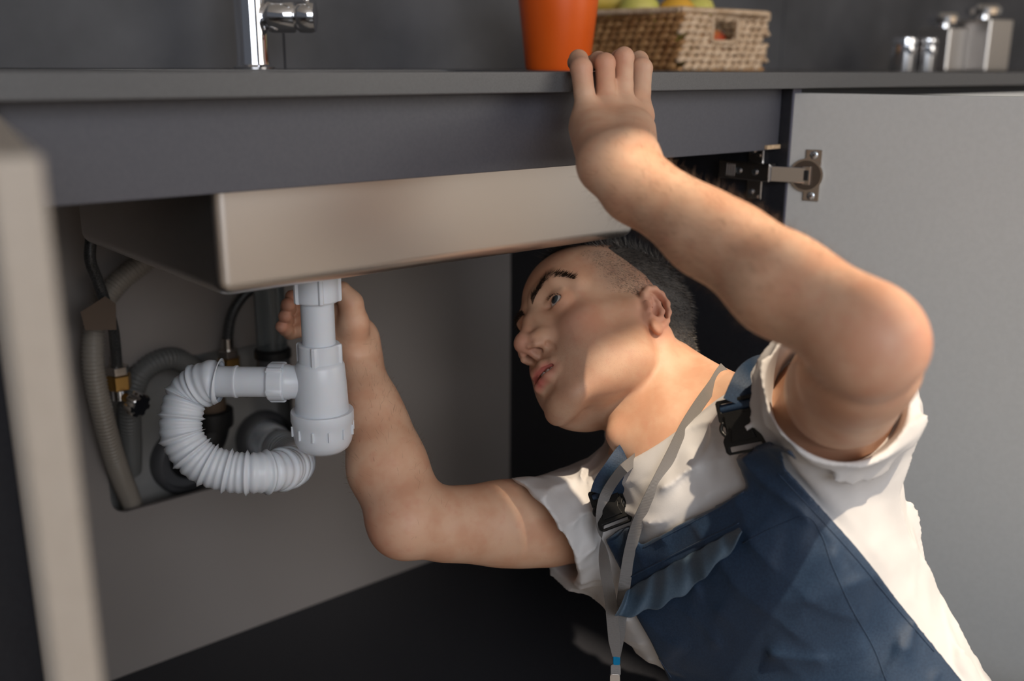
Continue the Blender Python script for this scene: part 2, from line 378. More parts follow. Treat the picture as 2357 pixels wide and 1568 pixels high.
lobes('top_nut', w(100), w(112), zt(692), ZS-.001, 5, V, M['pvc'], trap, .08)
lobes('slip_nut', w(96), w(106), zt(838), zt(790), 4, V, M['pvc'], trap, .09)
bm = bmesh.new(); lathe(bm, [(w(80), zt(826)), (w(104), zt(833)), (w(112), zt(840)), (w(118), zt(880)), (w(126), zt(965)), (w(126), zt(975))], V, 64)
obj('bottle', bm, M['pvc'], trap, smooth=True)
bm = bmesh.new(); lathe(bm, [(w(130), zt(945)), (w(144), zt(945)), (w(146), zt(948)), (w(146), zt(966)), (w(142), zt(972)), (w(139), zt(986)), (w(138), zt(1000)),
                             (w(132), zt(1015)), (w(118), zt(1028)), (w(96), zt(1036)), (w(60), zt(1040)), (w(10), zt(1041))], V, 64)
cup = obj('trap_cup', bm, M['pvc'], trap, smooth=True, angle=50)
for i in range(12):
    a = 2*PI*i/12+.2; bm = bmesh.new(); c = Vector((TX+w(139)*math.cos(a), TY+w(139)*math.sin(a), (zt(975)+zt(998))/2))
    bmesh.ops.create_cube(bm, size=1, matrix=Matrix.Translation(c) @ Matrix.Rotation(a, 4, 'Z') @ Matrix.Diagonal((.004, .0022, abs(zt(975)-zt(998)), 1)))
    obj('grip_rib', bm, M['pvc'], cup, bevel=.0006)
# side outlet: level, runs to the left parallel to the picture
ol = np.array([-math.cos(AZ), math.sin(AZ), 0]); zo = zt(880); A0 = np.array([TX, TY, zo])
op = lambda px: A0+ol*((737-px)*k)
def olat(name, prof, n=48):
    bm = bmesh.new(); lathe(bm, [(w(r), (737-px)*k) for px, r in prof], frame(A0, ol), n); return obj(name, bm, M['pvc'], trap, smooth=True, angle=40)
olat('outlet_branch', [(720, 78), (668, 78), (664, 82), (655, 82)])
olat('outlet_pipe', [(655, 70), (546, 70), (544, 76), (540, 76), (536, 72), (498, 72)])
lobes('outlet_nut', w(88), w(98), (737-655)*k, (737-617)*k, 5, frame(A0, ol, (0, 0, 1)), M['pvc'], trap, .10)
dT = dep(A0)
wall_in = PY(608, 1013, 1.372)
ctrl = [op(505), op(478), P(436, 905, dT+.004), P(418, 955, dT), P(421, 1010, dT-.002), P(462, 1062, dT), P(530, 1086, dT+.004),
        P(600, 1088, dT+.01), P(652, 1080, dT+.035), P(676, 1068, dT+.09), P(672, 1050, dT+.17), P(645, 1030, dT+.30), wall_in-np.array([0, .08, 0]), wall_in]
pts, L = spline(ctrl, 50)
cnt = int(L/.0068)*6
pts, _ = spline(ctrl, cnt+1)
def frad(t, i):
    j = i//6; big = (j % 3 == 0); b = .0215-.0015*t
    return b+(.0022 if big else .0006)*(0, .45, 1.5, .45, 0, -1.0)[i % 6]
bm = bmesh.new(); sweep(bm, pts, frad, 40, cap=False); obj('flexible_hose', bm, M['pvcflex'], trap, smooth=True)['label'] = 'ribbed white flexible waste hose looping to the wall'
# wall sockets
def socket(name, c, r, col_ring, label):
    t = thing(name, label, 'pipe', tuple(c))
    mx = frame((c[0], 1.399, c[2]), (0, -1, 0))
    bm = bmesh.new(); lathe(bm, [(r*1.25, 0), (r*1.25, .012), (r*1.12, .02), (r*1.0, .022), (r*.98, .008), (r*.2, .006)], mx, 48); obj('wall_collar', bm, col_ring, t, smooth=True, angle=40)
    return t, mx
c = PY(612, 1012, 1.385)
t1, mx1 = socket('wall_socket', c, .036, M['drain'], 'round grey wall collar where the white flexible hose ends')
bm = bmesh.new(); lathe(bm, [(.030, .004), (.030, .040), (.026, .042), (.024, .03)], mx1, 48, cap=False); obj('socket_sleeve', bm, M['pvc'], t1, smooth=True)
c = PY(432, 1062, 1.385)
t2, mx2 = socket('wall_socket', c, .042, M['drain'], 'dark round wall socket behind the loop of the white hose')
el = [PY(432, 1062, 1.39), PY(440, 1058, 1.36), PY(462, 1035, 1.33), PY(482, 1000, 1.325), PY(487, 960, 1.325)]
hose('drain_elbow', el, .026, M['rubber'], t2, n=28, seg=30)['label'] = 'black rubber elbow'
bm = bmesh.new(); e = PY(487, 962, 1.325); lathe(bm, [(.030, -.012), (.031, -.008), (.031, .012), (.028, .014), (.024, .014), (.022, .0)], Matrix.Translation(vec(e)), 40); obj('elbow_collar', bm, M['rubber'], t2, smooth=True, angle=40)
bm = bmesh.new(); lathe(bm, [(.0215, 0), (.0215, .022), (.017, .026)], Matrix.Translation(vec(e)+Vector((0, 0, .006))), 32); obj('end_plug', bm, M['tag'], t2, smooth=True, angle=40)
# transparent riser behind the trap
rb = PY(628, 815, 1.26); r_ = thing('overflow_riser', 'smoky clear plastic riser with a black ring behind the fingers', 'pipe', tuple(rb))
X_, Z_ = float(rb[0]), float(rb[2])
cyl('riser_tube', (X_, 1.26, Z_), (X_, 1.26, .882), .0215, M['clear'], r_)
bm = bmesh.new(); lathe(bm, [(.0225, -.004), (.026, -.004), (.026, .006), (.0225, .010)], Matrix.Translation((X_, 1.26, Z_)), 40); obj('black_ring', bm, M['rubber'], r_, smooth=True, angle=30)
bm = bmesh.new(); lathe(bm, [(.012, -.06), (.022, -.055), (.024, -.03), (.023, -.004)], Matrix.Translation((X_, 1.26, Z_)), 40); obj('riser_cup', bm, M['drain'], r_, smooth=True, angle=40)
# supply hoses and valves
def valve(base, label, big=True):
    t = thing('angle_valve', label, 'valve', tuple(base)); b = np.array(base)
    def hexn(name, z0, z1, r, m_):
        bm = bmesh.new(); lathe(bm, [(r*.9, z0), (r, z0+.001), (r, z1-.001), (r*.9, z1)], Matrix.Translation(vec(b)), 6); obj(name, bm, m_, t, bevel=.0005)
    hexn('hex_nut', .006, .018, .0150, M['nickel'])
    hexn('brass_nut', -.014, .006, .0170, M['brass'])
    bm = bmesh.new(); lathe(bm, [(.008, -.03), (.0105, -.028), (.0105, -.012)], Matrix.Translation(vec(b)), 28); obj('valve_body', bm, M['chrome'], t, smooth=True, angle=40)
    cyl('inlet_pipe', b+[0, 0, -.022], [b[0], 1.40, b[2]-.022], .009, M['chrome'], t)
    hd = np.array([.35, -.85, -.25]); hd /= np.linalg.norm(hd); h0 = b+[0, 0, -.022]
    cyl('stem', h0, h0+hd*.026, .006, M['brass'], t)
    lobes('handle', .0135, .0165, .024, .040, 7, frame(h0, hd), M['chrome'], t, .3)
    return t
v1 = PY(272, 872, 1.30); valve(v1, 'angle valve with brass nut and chrome knob beside the left hoses')
v2 = PY(527, 832, 1.308); valve(v2, 'small brass angle valve above the white outlet pipe')
h1 = thing('supply_hose', 'black braided supply hose with a brown card tag at far left', 'hose', tuple(v1))
hose('braided_tube', [v1+np.array([0, 0, .012]), PY(266, 800, 1.275), PY(258, 745, 1.25), PY(228, 655, 1.235), PY(208, 600, 1.225), PY(210, 540, 1.225), PY(230, 470, 1.225)+np.array([0, 0, .05])], .0068, M['braid'], h1)
cyl('ferrule', v1+np.array([0, 0, .010]), v1+np.array([-.0005, 0, .03]), .0078, M['nickel'], h1)
tc_ = PY(231, 728, 1.225); mxt = frame(tc_, (-.3, -1, .1), (1, 0, .15))
plate('card_tag', [[(-.021, -.012), (.013, -.021), (.021, .010), (.012, .022), (-.020, .011)]], .001, mxt, M['tag'], h1)['label'] = 'brown folded card tag'
h2 = thing('supply_hose', 'short black braided supply hose dropping behind the sink to the brass valve', 'hose', tuple(v2))
hose('braided_tube', [v2+np.array([0, 0, .012]), PY(525, 775, 1.308), PY(534, 725, 1.305), PY(562, 680, 1.30), PY(610, 640, 1.29), PY(640, 560, 1.28)], .0072, M['braid'], h2)
cyl('ferrule', v2+np.array([0, 0, .010]), v2+np.array([0, 0, .034]), .0085, M['nickel'], h2)
# appliance hoses
o = hose('drain_hose', [PY(420, 545, 1.31), PY(330, 605, 1.30), PY(262, 662, 1.295), PY(224, 730, 1.285), PY(214, 810, 1.28), PY(222, 890, 1.28), PY(245, 990, 1.285), PY(272, 1080, 1.305), PY(303, 1160, 1.365), PY(308, 1185, 1.388)],
         .0145, M['hosebeige'], n=24, step=.0050, ridge=.0026)
tag(o, 'beige ribbed appliance hose curving down beside the black braided hose', 'hose')
o = hose('drain_hose', [PY(300, 1080, 1.385), PY(300, 1040, 1.36), PY(298, 980, 1.335), PY(300, 920, 1.325), PY(330, 855, 1.32), PY(390, 825, 1.325), PY(440, 845, 1.35), PY(462, 885, 1.385)],
         .0160, M['hosegrey'], n=24, step=.0052, ridge=.0026)
tag(o, 'dark grey ribbed hose arching over the cut-out', 'hose')
# ================================================================== things on the worktop
FXc, FYc = .618, 1.25
fa = thing('kitchen_faucet', 'chrome faucet standing behind the sink', 'faucet', (FXc, FYc, ZW))
bm = bmesh.new(); lathe(bm, [(.026, 0), (.0262, .003), (.0215, .006), (.0205, .012), (.0205, .33), (.018, .335)], Matrix.Translation((FXc, FYc, ZW)), 48); obj('body', bm, M['chrome'], fa, smooth=True, angle=35)
hd = np.array([math.cos(AZ), -math.sin(AZ), 0.0]); hc = np.array([FXc, FYc, .966])
def flat(name, prof):
    bm = bmesh.new(); lathe(bm, prof, frame(hc, hd), 48); obj(name, bm, M['chrome'], fa, smooth=True, angle=35)
flat('mixer_housing', [(.010, .012), (.014, .018), (.0195, .024), (.0205, .028), (.0205, .055), (.0185, .058)])
flat('housing_joint', [(.0165, .056), (.0165, .064)])
flat('handle_cap', [(.0185, .061), (.0205, .064), (.0205, .078), (.0185, .083), (.014, .084)])
hose('lever', [hc+hd*.072+np.array([0, 0, .015]), hc+hd*.075+np.array([0, 0, .05]), hc+hd*.085+np.array([0, 0, .11])], .0045, M['chrome'], fa, n=16, seg=20)
hose('spout', [np.array([FXc, FYc, 1.22]), np.array([FXc, FYc-.01, 1.27]), np.array([FXc, FYc-.07, 1.32]), np.array([FXc, FYc-.15, 1.30]), np.array([FXc, FYc-.18, 1.22])], .012, M['chrome'], fa, n=24, seg=40)
# orange pot
pc = PY(1283, 156, 1.12); px_, py_ = float(pc[0]), float(pc[1]); dpot = dep(pc); kp = dpot/F_PX
pot = thing('plant_pot', 'plain orange tapered plant pot on the worktop beside the basket', 'pot', (px_, py_, ZW))
bm = bmesh.new(); lathe(bm, [(kp*70, 0), (kp*74, .004), (kp*90, .095), (kp*94, .125), (kp*97, .127), (kp*97, .14), (kp*90, .14), (kp*86, .12), (kp*70, .01), (kp*5, .01)], Matrix.Translation((px_, py_, ZW)), 64); obj('pot_wall', bm, M['orange'], pot, smooth=True, angle=40)
bm = bmesh.new(); lathe(bm, [(kp*86, .115), (kp*80, .121), (kp*30, .124), (kp*3, .125)], Matrix.Translation((px_, py_, ZW)), 48); obj('soil', bm, M['shoe'], pot, smooth=True)
# wicker basket
BX0, BX1, BY0, BY1, BH = 1.283, 1.508, 1.10, 1.33, .094
bk = thing('wicker_basket', 'woven wicker basket of fruit with a handle slot, on the worktop', 'basket', ((BX0+BX1)/2, (BY0+BY1)/2, ZW))
def lump(bm, c, d, L, r, tw):
    d = vec(d).normalized(); mx = frame(c, d, (0, 0, 1)) @ Matrix.Rotation(tw, 4, 'Y') @ Matrix.Diagonal((r, r*.8, L/2, 1))
    bmesh.ops.create_icosphere(bm, subdivisions=1, radius=1, matrix=mx)
def weave(x0, y0, x1, y1, mt, hole=False):
    bm = bmesh.new(); L = math.hypot(x1-x0, y1-y0); d = ((x1-x0)/L, (y1-y0)/L, 0); nr = 8; nc = int(L/.019)
    for r in range(nr):
        z = ZW+.0078+r*(BH-.0175)/(nr-1)
        for c_ in range(nc+1):
            t = (c_+.27*(r % 4))/nc
            if t > .985 or t < .02: continue
            if hole and .33 < t < .62 and r >= 4 and r <= 6: continue
            j = random.uniform(-.0012, .0012)
            lump(bm, (x0+(x1-x0)*t+j, y0+(y1-y0)*t+j, z+random.uniform(-.001, .001)), d, .031, .0066*random.uniform(.85, 1.1), random.uniform(.22, .36))
    o = obj('woven_side', bm, mt, bk, smooth=True); o['kind'] = 'stuff'; return o
weave(BX0, BY0, BX1, BY0, M['wicker_lit'], True); weave(BX0, BY1, BX0, BY0, M['wicker']); weave(BX1, BY0, BX1, BY1, M['wicker_lit']); weave(BX1, BY1, BX0, BY1, M['wicker'])  # sunlight painted in: front and right sides lighter than left and back
hose('rim', [(BX0, BY0, ZW+BH), (BX1, BY0, ZW+BH-.001), (BX1+.001, BY1, ZW+BH), (BX0, BY1, ZW+BH), (BX0-.0005, BY0+.002, ZW+BH)], .0055, M['wicker_lit'], bk, n=10, step=.006, ridge=.0014)
bm = bmesh.new(); box(bm, (BX0, BY0, ZW+.0005), (BX1, BY1, ZW+.006)); obj('basket_base', bm, M['wicker'], bk)
hx0, hx1 = BX0+.33*(BX1-BX0), BX0+.62*(BX1-BX0)
for sx, ex, z in ((hx0, hx1, ZW+.046), (hx0, hx1, ZW+.086)): hose('slot_edge', [(sx, BY0-.003, z), ((sx+ex)/2, BY0-.004, z), (ex, BY0-.003, z)], .0035, M['wicker_lit'], bk, n=8, seg=8)
for x in (hx0, hx1): hose('slot_edge', [(x, BY0-.003, ZW+.045), (x, BY0-.004, ZW+.066), (x, BY0-.003, ZW+.088)], .0035, M['wicker_lit'], bk, n=8, seg=8)
def fruit(name, label, c, prof, mt, tilt=(0, 0, 1), stem=True, n=32):
    t = thing(name, label, 'fruit', tuple(c), 'fruit in the wicker basket'); mx = frame(c, tilt)
    bm = bmesh.new(); lathe(bm, prof, mx, n); obj('flesh', bm, mt, t, smooth=True)
    zt_ = prof[-1][1]
    hose('stem', [mx @ Vector((0, 0, zt_-.004)), mx @ Vector((.001, 0, zt_+.005)), mx @ Vector((.003, 0, zt_+.012))], .0012, M['brow'], t, n=8, seg=6)
def appl(r): return [(r*.15, -r*.80), (r*.45, -r*.9), (r*.8, -r*.65), (r*.97, -r*.2), (r, r*.15), (r*.88, r*.58), (r*.6, r*.82), (r*.3, r*.84), (r*.08, r*.70)]
def pearp(r): return [(r*.1, -r*1.0), (r*.5, -r*.95), (r*.88, -r*.6), (r, -r*.15), (r*.9, r*.35), (r*.6, r*.85), (r*.42, r*1.2), (r*.3, r*1.45), (r*.08, r*1.52)]
zb = ZW+.006
fruit('apple', 'red and yellow apple seen through the slot of the basket', (BX0+.125, BY0+.048, zb+.034), appl(.034), M['apple'], (.1, -.1, 1))
fruit('pear', 'yellow green pear lying behind the slot edge, left of the red apple', (BX0+.055, BY0+.050, zb+.033), pearp(.033), M['pear'], (-.3, .5, .25))
fruit('apple', 'pale green apple rising above the middle of the basket rim', (BX0+.035, BY0+.125, zb+.086), appl(.036), M['pear'], (.1, 0, 1))
fruit('apple', 'pale yellow apple at the right of the heap above the rim', (BX0+.155, BY0+.10, zb+.088), appl(.034), M['pear'], (-.1, .1, 1))
fruit('orange', 'small orange fruit between the two pale apples', (BX0+.098, BY0+.095, zb+.086), [(r*.033, z*.033) for r, z in ((.1, -.99), (.5, -.87), (.87, -.5), (1, 0), (.87, .5), (.5, .87), (.1, .99))], M['citrus'])
for i, (dx, dz, lb) in enumerate(((.02, 0, 'banana lying lowest on the basket, beside the orange pot'), (.0, .022, 'banana curving on top of the lower banana in the basket'))):
    t = thing('banana', lb, 'fruit', (BX0+.02, BY1-.06, zb+.08), 'fruit in the wicker basket')
    cs = [(BX0+.06+dx, BY1-.10, zb+.090+dz), (BX0+.035+dx, BY1-.065, zb+.086+dz), (BX0+.005+dx, BY1-.03, zb+.088+dz), (BX0-.02+dx, BY1+.0, zb+.10+dz)]
    pts_, _ = spline(cs, 24); bm = bmesh.new(); sweep(bm, pts_, lambda t_, i_: .017*min(1, .25+4*t_*(1-t_)*1.6 if t_*(1-t_) < .12 else 1), 8); obj('peel', bm, M['banana'], t, smooth=True)
    bm = bmesh.new(); sweep(bm, spline([pts_[-1], pts_[-1]+np.array([-.004, .004, .010])], 4)[0], .004, 8); obj('stem', bm, M['brow'], t, smooth=True)
# steel shaker set at the right
def shaker(px, py, Yc, hgt, wid, label, round_=False, head=True, hw=.5):
    c = PY(px, py, Yc); x, y = float(c[0]), float(c[1])
    t = thing('steel_shaker', label, 'shaker', (x, y, ZW), 'steel shaker set at the end of the worktop'); mx = Matrix.Translation((x, y, ZW+.0005)) @ Matrix.Rotation(-AZ*.2, 4, 'Z')
    if round_:
        bm = bmesh.new(); lathe(bm, [(wid*.48, 0), (wid*.5, .002), (wid*.5, hgt*.72), (wid*.47, hgt*.74)], mx, 40); obj('body', bm, M['chrome'], t, smooth=True, angle=40)
        bm = bmesh.new(); lathe(bm, [(wid*.5, hgt*.75), (wid*.52, hgt*.77), (wid*.5, hgt*.92), (wid*.3, hgt)], mx, 40); obj('cap', bm, M['chrome'], t, smooth=True, angle=40)
    else:
        bm = bmesh.new(); v = box(bm, (-wid/2, -wid/2, 0), (wid/2, wid/2, hgt)); xf(bm, v, mx); obj('body', bm, M['steel'], t, bevel=.004)
        bm = bmesh.new(); lathe(bm, [(wid*.18, hgt), (wid*.18, hgt+.008), (wid*.42, hgt+.010), (wid*.45, hgt+.022), (wid*.36, hgt+.030)], mx @ Matrix.Translation((-wid*.12, 0, 0)), 32); obj('lid_knob', bm, M['chrome'], t, smooth=True, angle=40)
shaker(2075, 164, 1.05, .066, .046, 'small round chrome shaker, leftmost of the blurred steel set', True)
shaker(2124, 164, 1.05, .066, .044, 'small round chrome shaker just right of the leftmost one', True)
shaker(2165, 165, 1.13, .090, .074, 'middle sized square steel canister with a knob lid behind the small shakers')
shaker(2252, 166, 1.08, .108, .084, 'tallest square steel canister with a knob lid, far right of the set')
# ================================================================== the man: signed-distance sculpting
def smin(a, b, k):
    if k <= 0: return np.minimum(a, b)
    h = np.maximum(k-np.abs(a-b), 0)/k; return np.minimum(a, b)-h*h*k*.25
class Frame:
    def __init__(s, O, Mx, sc=1.0): s.O = np.asarray(O, float); s.M = np.asarray(Mx, float); s.s = sc      # columns of M = local axes in world
    def w(s, p): return s.O+np.asarray(p, float)*s.s @ s.M.T
    def l(s, p): return (np.asarray(p, float)-s.O) @ s.M/s.s
WORLD = Frame((0, 0, 0), np.eye(3))
def cap(a, b, r1, r2, k=.01, op='u', fr=WORLD, sym=False, flat=None, clip=None):
    """round cone a->b; flat=(axis, factor) squashes it along an axis"""
    return dict(t='cap', a=fr.w(a), b=fr.w(b), r1=r1, r2=r2, k=k, op=op, fr=fr, sym=sym, la=np.asarray(a, float), lb=np.asarray(b, float), flat=flat, clip=clip)
def ell(c, r, k=.01, op='u', fr=WORLD, sym=False, rot=None):
    return dict(t='ell', c=np.asarray(c, float), r=np.asarray(r, float), k=k, op=op, fr=fr, sym=sym, rot=rot)
def chain(pts, rs, k=.006, **kw): return [cap(pts[i], pts[i+1], rs[i], rs[i+1], k, **kw) for i in range(len(pts)-1)]
def rot3(ax, deg):
    return np.array(Matrix.Rotation(math.radians(deg), 3, Vector(ax)))
class Field:
    def __init__(s, fr, lo, hi, h):
        s.fr, s.lo, s.h = fr, np.asarray(lo, float), h
        s.n = np.ceil((np.asarray(hi)-s.lo)/h).astype(int)+1
        s.V = np.full(tuple(s.n), .2, np.float32); s.ax = [(s.lo[i]+h*np.arange(s.n[i])).astype(np.float32) for i in range(3)]
    def bounds(s, p, pad):
        pts = []
        if p['t'] == 'cap':
            r = max(p['r1'], p['r2']); ends = [p['la'], p['lb']]
        else: r = float(max(p['r'])); ends = [p['c']]
        if p['sym']: ends = ends+[e*np.array([-1, 1, 1]) for e in ends]
        w_ = np.array([s.fr.l(p['fr'].w(e)) for e in ends])
        r *= p['fr'].s; lo = w_.min(0)-r-pad; hi = w_.max(0)+r+pad
        i0 = np.clip(np.floor((lo-s.lo)/s.h).astype(int), 0, s.n); i1 = np.clip(np.ceil((hi-s.lo)/s.h).astype(int)+1, 0, s.n)
        return i0, i1
    def local(s, i0, i1, fr):
        X, Y, Z = s.ax[0][i0[0]:i1[0], None, None], s.ax[1][None, i0[1]:i1[1], None], s.ax[2][None, None, i0[2]:i1[2]]
        A = (fr.M.T @ s.fr.M/fr.s).astype(np.float32); o = (fr.M.T @ (s.fr.O-fr.O)/fr.s).astype(np.float32)
        return [A[j, 0]*X+A[j, 1]*Y+A[j, 2]*Z+o[j] for j in range(3)]
    def dist(s, p, i0, i1):
        x, y, z = s.local(i0, i1, p['fr'])
        if p['sym']: x = np.abs(x)
        if p['t'] == 'cap':
            a, b = p['la'], p['lb']; d = b-a; L = float(d @ d)+1e-12
            px, py, pz = x-a[0], y-a[1], z-a[2]; t = np.clip((px*d[0]+py*d[1]+pz*d[2])/L, 0, 1)
            px = px-t*d[0]; py = py-t*d[1]; pz = pz-t*d[2]
            q2 = px*px+py*py+pz*pz
            if p['flat'] is not None:
                ax, f = p['flat']; ax = p['fr'].M.T @ np.asarray(ax, float); ax = ax/np.linalg.norm(ax); c = px*ax[0]+py*ax[1]+pz*ax[2]; q2 = q2+c*c*(1/f**2-1)
            d_ = np.sqrt(q2)-(p['r1']+(p['r2']-p['r1'])*t)
            if p['clip'] is not None:
                for o, nv in p['clip']: d_ = np.maximum(d_, (x-o[0])*nv[0]+(y-o[1])*nv[1]+(z-o[2])*nv[2])
            return d_
        x, y, z = x-p['c'][0], y-p['c'][1], z-p['c'][2]
        if p['rot'] is not None:
            Rr = p['rot'].T; x, y, z = [Rr[j, 0]*x+Rr[j, 1]*y+Rr[j, 2]*z for j in range(3)]
        r = p['r']; k0 = np.sqrt((x/r[0])**2+(y/r[1])**2+(z/r[2])**2); k1 = np.sqrt((x/r[0]**2)**2+(y/r[1]**2)**2+(z/r[2]**2)**2)+1e-9
        return k0*(k0-1)/k1
    def add(s, prims):
        for p in prims:
            i0, i1 = s.bounds(p, max(p['k'], .036)+3*s.h if p['op'] == 'u' else p['k']+3*s.h)
            if np.any(i1-i0 < 1): continue
            d = s.dist(p, i0, i1)*p['fr'].s; sl = tuple(slice(a, b) for a, b in zip(i0, i1)); v = s.V[sl]
            s.V[sl] = smin(v, d, p['k']) if p['op'] == 'u' else -smin(-v, d, p['k'])
        return s
    def mesh(s, name, planes=(), smooth=0):
        g = openvdb.FloatGrid(.2); g.copyFromArray(np.ascontiguousarray(s.V)); P_, Q = g.convertToQuads(isovalue=0.0)[:2]
        pts = s.fr.w(s.lo+np.asarray(P_, float)*s.h)
        me = bpy.data.meshes.new(name); bm = bmesh.new(); vs = [bm.verts.new(p) for p in pts]
        for q in Q:
            try: bm.faces.new([vs[i] for i in q[::-1]])
            except ValueError: pass
        if bm.calc_volume(signed=True) < 0: bmesh.ops.reverse_faces(bm, faces=bm.faces)
        for pl in planes:                 # cut by a plane, only within a sphere when one is given
            o, nv = vec(pl[0]), vec(pl[1])
            if len(pl) == 2: bmesh.ops.bisect_plane(bm, geom=bm.verts[:]+bm.edges[:]+bm.faces[:], plane_co=o, plane_no=nv, clear_outer=True, dist=1e-6); continue
            c, r = vec(pl[2]), pl[3]
            fs = [f for f in bm.faces if (f.calc_center_median()-c).length < r+.03]
            g = set(fs); [g.update(f.verts) or g.update(f.edges) for f in fs]
            bmesh.ops.bisect_plane(bm, geom=list(g), plane_co=o, plane_no=nv, dist=1e-6)
            kill = [f for f in bm.faces if (f.calc_center_median()-o).dot(nv) > 0 and (f.calc_center_median()-c).length < r]
            bmesh.ops.delete(bm, geom=kill, context='FACES')
        loose = [v for v in bm.verts if not v.link_faces]; bmesh.ops.delete(bm, geom=loose, context='VERTS')
        # keep the biggest island
        for _ in range(smooth): bmesh.ops.smooth_vert(bm, verts=bm.verts, factor=.5, use_axis_x=True, use_axis_y=True, use_axis_z=True)
        bm.to_mesh(me); bm.free(); return me
def fbm(x, y, z, sc, seed=0):
    r = np.random.default_rng(seed); v = 0; a = 1
    for o in range(3):
        for _ in range(3):
            d = r.normal(size=3); d /= np.linalg.norm(d); ph = r.uniform(0, 6.3)
            v = v+a*np.sin((x*d[0]+y*d[1]+z*d[2])*sc*(1.7**o)*r.uniform(.7, 1.3)+ph+1.2*v)
        a *= .5
    return v/3

# ---- frames
_ho = np.array([.7968, .7627, .5994]); HS = 1.035
HF = Frame(EYE+(_ho-EYE)*HS, [[-.03156, -.91373, .40509], [-.66460, .32190, .67430], [.74653, .24794, .61743]], HS)
HG = Frame(HF.O, HF.M)
SL = P(1872, 965, .985); SR = P(1378, 1192, 1.215)
_x = SL-SR; _x = _x/np.linalg.norm(_x); _z = RT*(-.36)+UP*.90+FW*(-.10); _z = _z-_x*(_x @ _z); _z /= np.linalg.norm(_z)
_y = np.cross(_x, _z)                    # x = his left, y = chest forward, z = up the spine
TF = Frame((SL+SR)/2, np.array([_x, _y, _z]).T)
NB = TF.w((0, -.005, .03))               # neck base
HALF = np.linalg.norm(SL-SR)/2
# ---- head and neck
H = dict(fr=HF)
HEAD = [
 ell((0, -.010, .052), (.074, .096, .078), 0, **H),
 ell((0, .040, .056), (.058, .056, .052), .03, **H),
 ell((0, .030, -.005), (.058, .062, .060), .03, **H),
 ell((0, .038, -.048), (.046, .046, .046), .03, **H),
 cap((.052, .012, -.059), (.022, .074, -.089), .0115, .0125, .026, sym=True, **H),
 cap((.056, .004, -.010), (.050, .012, -.056), .011, .010, .034, sym=True, **H),
 ell((0, .078, -.090), (.021, .017, .017), .016, **H),
 ell((.038, .064, -.016), (.020, .020, .016), .020, sym=True, **H),
 cap((.048, .054, -.004), (.066, .012, .002), .009, .008, .016, sym=True, **H),
 ell((0, .072, -.052), (.030, .027, .026), .022, **H),
 cap((.010, .092, .040), (.036, .084, .044), .008, .0085, .014, sym=True, **H),
 cap((.036, .084, .044), (.050, .066, .036), .0085, .007, .014, sym=True, **H),
 ell((.034, .106, .021), (.018, .022, .0125), .010, 's', sym=True, **H),
 # nose
 cap((0, .090, .034), (0, .101, .012), .0075, .0068, .012, **H),
 cap((0, .101, .012), (0, .113, -.012), .0068, .0075, .010, **H),
 cap((.004, .089, .018), (.0125, .0945, -.016), .0105, .0125, .012, sym=True, **H),
 ell((0, .1150, -.019), (.0110, .0100, .0095), .008, **H),
 ell((.0150, .0975, -.0215), (.0085, .0155, .0092), .010, sym=True, **H),
 cap((0, .112, -.026), (0, .101, -.034), .0035, .004, .005, **H),
 cap((.0098, .1040, -.031), (.0085, .0980, -.014), .0037, .0036, .001, 's', sym=True, **H),
 ell((.0100, .1045, -.0310), (.0040, .0078, .0070), .0012, 's', sym=True, rot=rot3((1, 0, 0), 20), **H),
 *chain([(.0080, .1130, -.0275), (.0150, .1085, -.0290), (.0185, .1000, -.0285), (.0155, .0945, -.0300), (.0085, .0940, -.0345)], [.0028, .0026, .0030, .0030, .0026], .004, sym=True, **H),
 cap((.0205, .0975, -.030), (.0300, .0870, -.048), .0010, .0012, .008, 's', sym=True, **H),
 # eyelids round the eyeball, then the almond opening
 ell((.0325, .0765, .0205), (.0150, .0150, .0145), .006, sym=True, **H),
 cap((.020, .0885, .0265), (.044, .0810, .0275), .0022, .0020, .004, sym=True, **H),
 ell((.0330, .0930, .0195), (.0145, .0120, .0060), .0015, 's', sym=True, rot=rot3((0, 0, 1), -14), **H),
 # lips
 *chain([(0, .1005, -.0518), (.008, .0995, -.0514), (.018, .0925, -.0530), (.0275, .0825, -.0545)], [.0060, .0062, .0046, .0024], .004, sym=True, **H),
 *chain([(0, .0980, -.0685), (.010, .0960, -.0675), (.019, .0895, -.0630), (.0275, .0825, -.0550)], [.0070, .0068, .0048, .0024], .004, sym=True, **H),
 *chain([(0, .1050, -.0602), (.010, .1025, -.0598), (.019, .0950, -.0578), (.0295, .0835, -.0545)], [.0034, .0040, .0032, .0010], .001, op='s', sym=True, **H),
 *chain([(0, .0960, -.0592), (.010, .0945, -.0590), (.018, .0890, -.0580)], [.0044, .0046, .0036], .001, op='s', sym=True, **H),
 ell((0, .1040, -.0775), (.018, .0090, .0055), .010, 's', **H),
 ell((.036, .036, -.048), (.026, .044, .036), .03, sym=True, **H),
]
